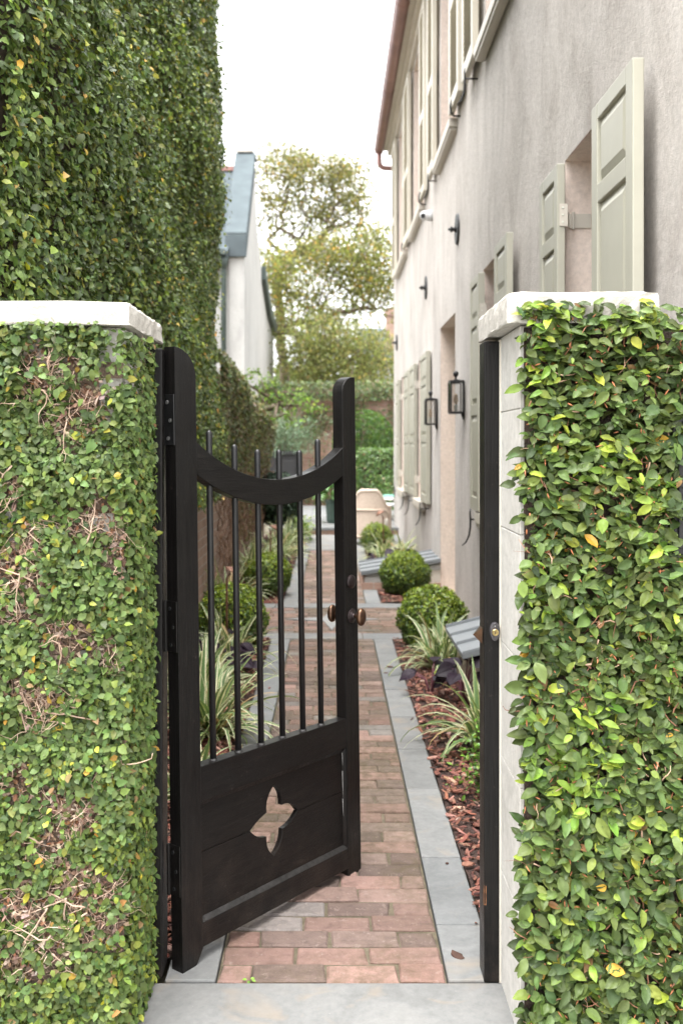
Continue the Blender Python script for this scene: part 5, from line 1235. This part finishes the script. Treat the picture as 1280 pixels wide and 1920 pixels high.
tree('spreading_tree', (-.55, 31, -.1), cloud(2, 31, [(560, 530, 62, 55, 44), (640, 500, 60, 48, 42), (700, 490, 36, 44, 24), (610, 470, 50, 30, 30), (690, 550, 44, 34, 26), (520, 520, 36, 50, 34), (710, 455, 34, 34, 24), (722, 530, 22, 40, 18), (520, 600, 34, 34, 16), (585, 590, 50, 22, 16), (650, 585, 45, 25, 12)]), [(5, (.145, .16, .058)), (4, (.19, .195, .068)), (2, (.095, .11, .042)), (.9, (.34, .22, .06))], 'broad yellowing tree beneath the tall sparse one, sky glinting through it', .11, 56, .15, 4, .34, .36)
tree('low_dense_tree', (.9, 29, -.1), cloud(3, 29, [(600, 640, 50, 50, 60), (650, 660, 70, 40, 60), (700, 668, 40, 52, 44), (565, 675, 40, 34, 30), (640, 705, 95, 20, 30)]), [(5, (.155, .175, .07)), (4, (.195, .21, .085)), (3, (.11, .13, .055)), (1.4, (.27, .23, .10))], 'low dense pale green tree whose crown rests just above the arched wall', .10, 60, .13, 5, .45, .40)
tree('dark_shrub_tree', (.9, 27.2, -.1), [(R.uniform(-.6, 2.6), R.uniform(26.3, 28.5), R.uniform(.5, 2.5)) for _ in range(80)], [(5, (.06, .12, .04)), (3, (.09, .16, .05))], 'dark green bushy tree seen through the opening of the arch', .10, 80, .1, 6, .3, .36)  # dark green foliage, a deeper leaf colour than the other trees
# leafy bough beside the white gable
bc = [at(px, py, 13.4+R.uniform(-.5, .5)) for px, py in ((450, 712), (470, 702), (490, 712), (512, 722), (530, 735), (548, 748), (560, 760), (520, 755), (500, 742), (478, 728), (535, 775), (515, 785), (548, 790), (528, 760), (505, 765), (560, 742), (575, 755), (590, 765))]
tree('young_maple', (-1.55, 13.6, -.1), [tuple(p) for p in bc], [(4, (.11, .18, .05)), (3, (.15, .225, .06)), (2, (.075, .13, .035))], 'slim bright green maple bough leaning over the garden wall before the white gable', .062, 26, .05, 9, .75, .085)
# wood closing the view
t = thing('far_wood', (0, 46, 0), 'soft mass of distant trees closing the view above the arched wall', 'wood'); t['kind'] = 'stuff'; bpy.data.objects.remove(t)
n = 26000; P = np.stack([R.uniform(-14, 16, n), R.uniform(38, 46, n), R.uniform(0, 1, n)**.8], 1); P[:, 2] *= 4.2+1.6*vn6(P[:, 0]*.5+9, P[:, 0]*0)
V, T, c = leaves(P, R.normal(0, 1, (n, 3)), R.normal(0, 1, (n, 3)), R.uniform(.22, .42, n), R.uniform(.14, .26, n), palette(n, [(5, (.13, .18, .06)), (4, (.18, .23, .08)), (2, (.09, .13, .045))]), MINI)
tag(np_mesh('far_wood', V, T, c, 'treeleaf'), 'soft mass of distant trees closing the view beyond the arch', 'wood', kind='stuff')

# a weed in the threshold joint, dry leaf on the slab
t = thing('weed_sprig', (-.24, 2.782, 0), 'tiny green weed growing in the joint between bricks and threshold slab', 'weed')
P = np.array([(-.24+a, 2.782+b, .006) for a, b in ((-.006, 0), (.004, .003), (0, -.004), (.008, -.001))]); V, T, c = leaves(P, np.array([(0, -.3, 1.)]*4), np.array([(-1, 0, .5), (1, .2, .6), (0, -.6, .7), (.8, -.5, .4)]), np.full(4, .014), np.full(4, .009), palette(4, [(1, (.16, .30, .04))]), LOW); np_mesh('leaves', V, T, c, 'boxleaf', t)

# ================================================================== LIGHT, SKY, CAMERA
W = bpy.data.worlds.new('World'); bpy.context.scene.world = W; W.use_nodes = True; nt = W.node_tree; bg = nt.nodes['Background']
SE, SA = 77, -150                               # sun elevation and compass angle (degrees clockwise from +Y)
sk_ = nt.nodes.new('ShaderNodeTexSky'); sk_.sky_type = 'NISHITA'; sk_.sun_disc = False; sk_.sun_elevation = math.radians(SE); sk_.sun_rotation = math.radians(SA); sk_.dust_density = 4; sk_.air_density = 1.0; sk_.ozone_density = 1
hs = nt.nodes.new('ShaderNodeHueSaturation'); hs.inputs['Saturation'].default_value = .05
nt.links.new(sk_.outputs[0], hs.inputs['Color']); nt.links.new(hs.outputs[0], bg.inputs['Color']); bg.inputs['Strength'].default_value = .15
sun = bpy.data.lights.new('sun', 'SUN'); sun.energy = 0.55; sun.angle = math.radians(45); sun.color = (1, .95, .88)
so = bpy.data.objects.new('sun', sun); C.objects.link(so)
d = Vector((math.sin(math.radians(SA))*math.cos(math.radians(SE)), math.cos(math.radians(SA))*math.cos(math.radians(SE)), math.sin(math.radians(SE))))
so.rotation_euler = d.to_track_quat('Z', 'Y').to_euler(); so.location = d*30
cam = bpy.data.cameras.new('camera'); co_ = bpy.data.objects.new('camera', cam); C.objects.link(co_); bpy.context.scene.camera = co_
co_.location = (0, 0, EYE); co_.rotation_euler = (math.radians(90), 0, 0)
cam.sensor_width = 36; cam.sensor_fit = 'AUTO'; cam.lens = 36*FPX/1920; cam.shift_x = (640-VX)/1920; cam.shift_y = -(960-VY)/1920
cam.clip_start = .05; cam.clip_end = 1200
cam.dof.use_dof = True; cam.dof.focus_distance = 2.9; cam.dof.aperture_fstop = 3.6
vs_ = bpy.context.scene.view_settings; vs_.view_transform = 'Standard'; vs_.look = 'None'; vs_.gamma = 1; vs_.exposure = 2.6; vs_.use_curve_mapping = False
cy = bpy.context.scene.cycles; cy.max_bounces = 8; cy.diffuse_bounces = 5; cy.transparent_max_bounces = 12
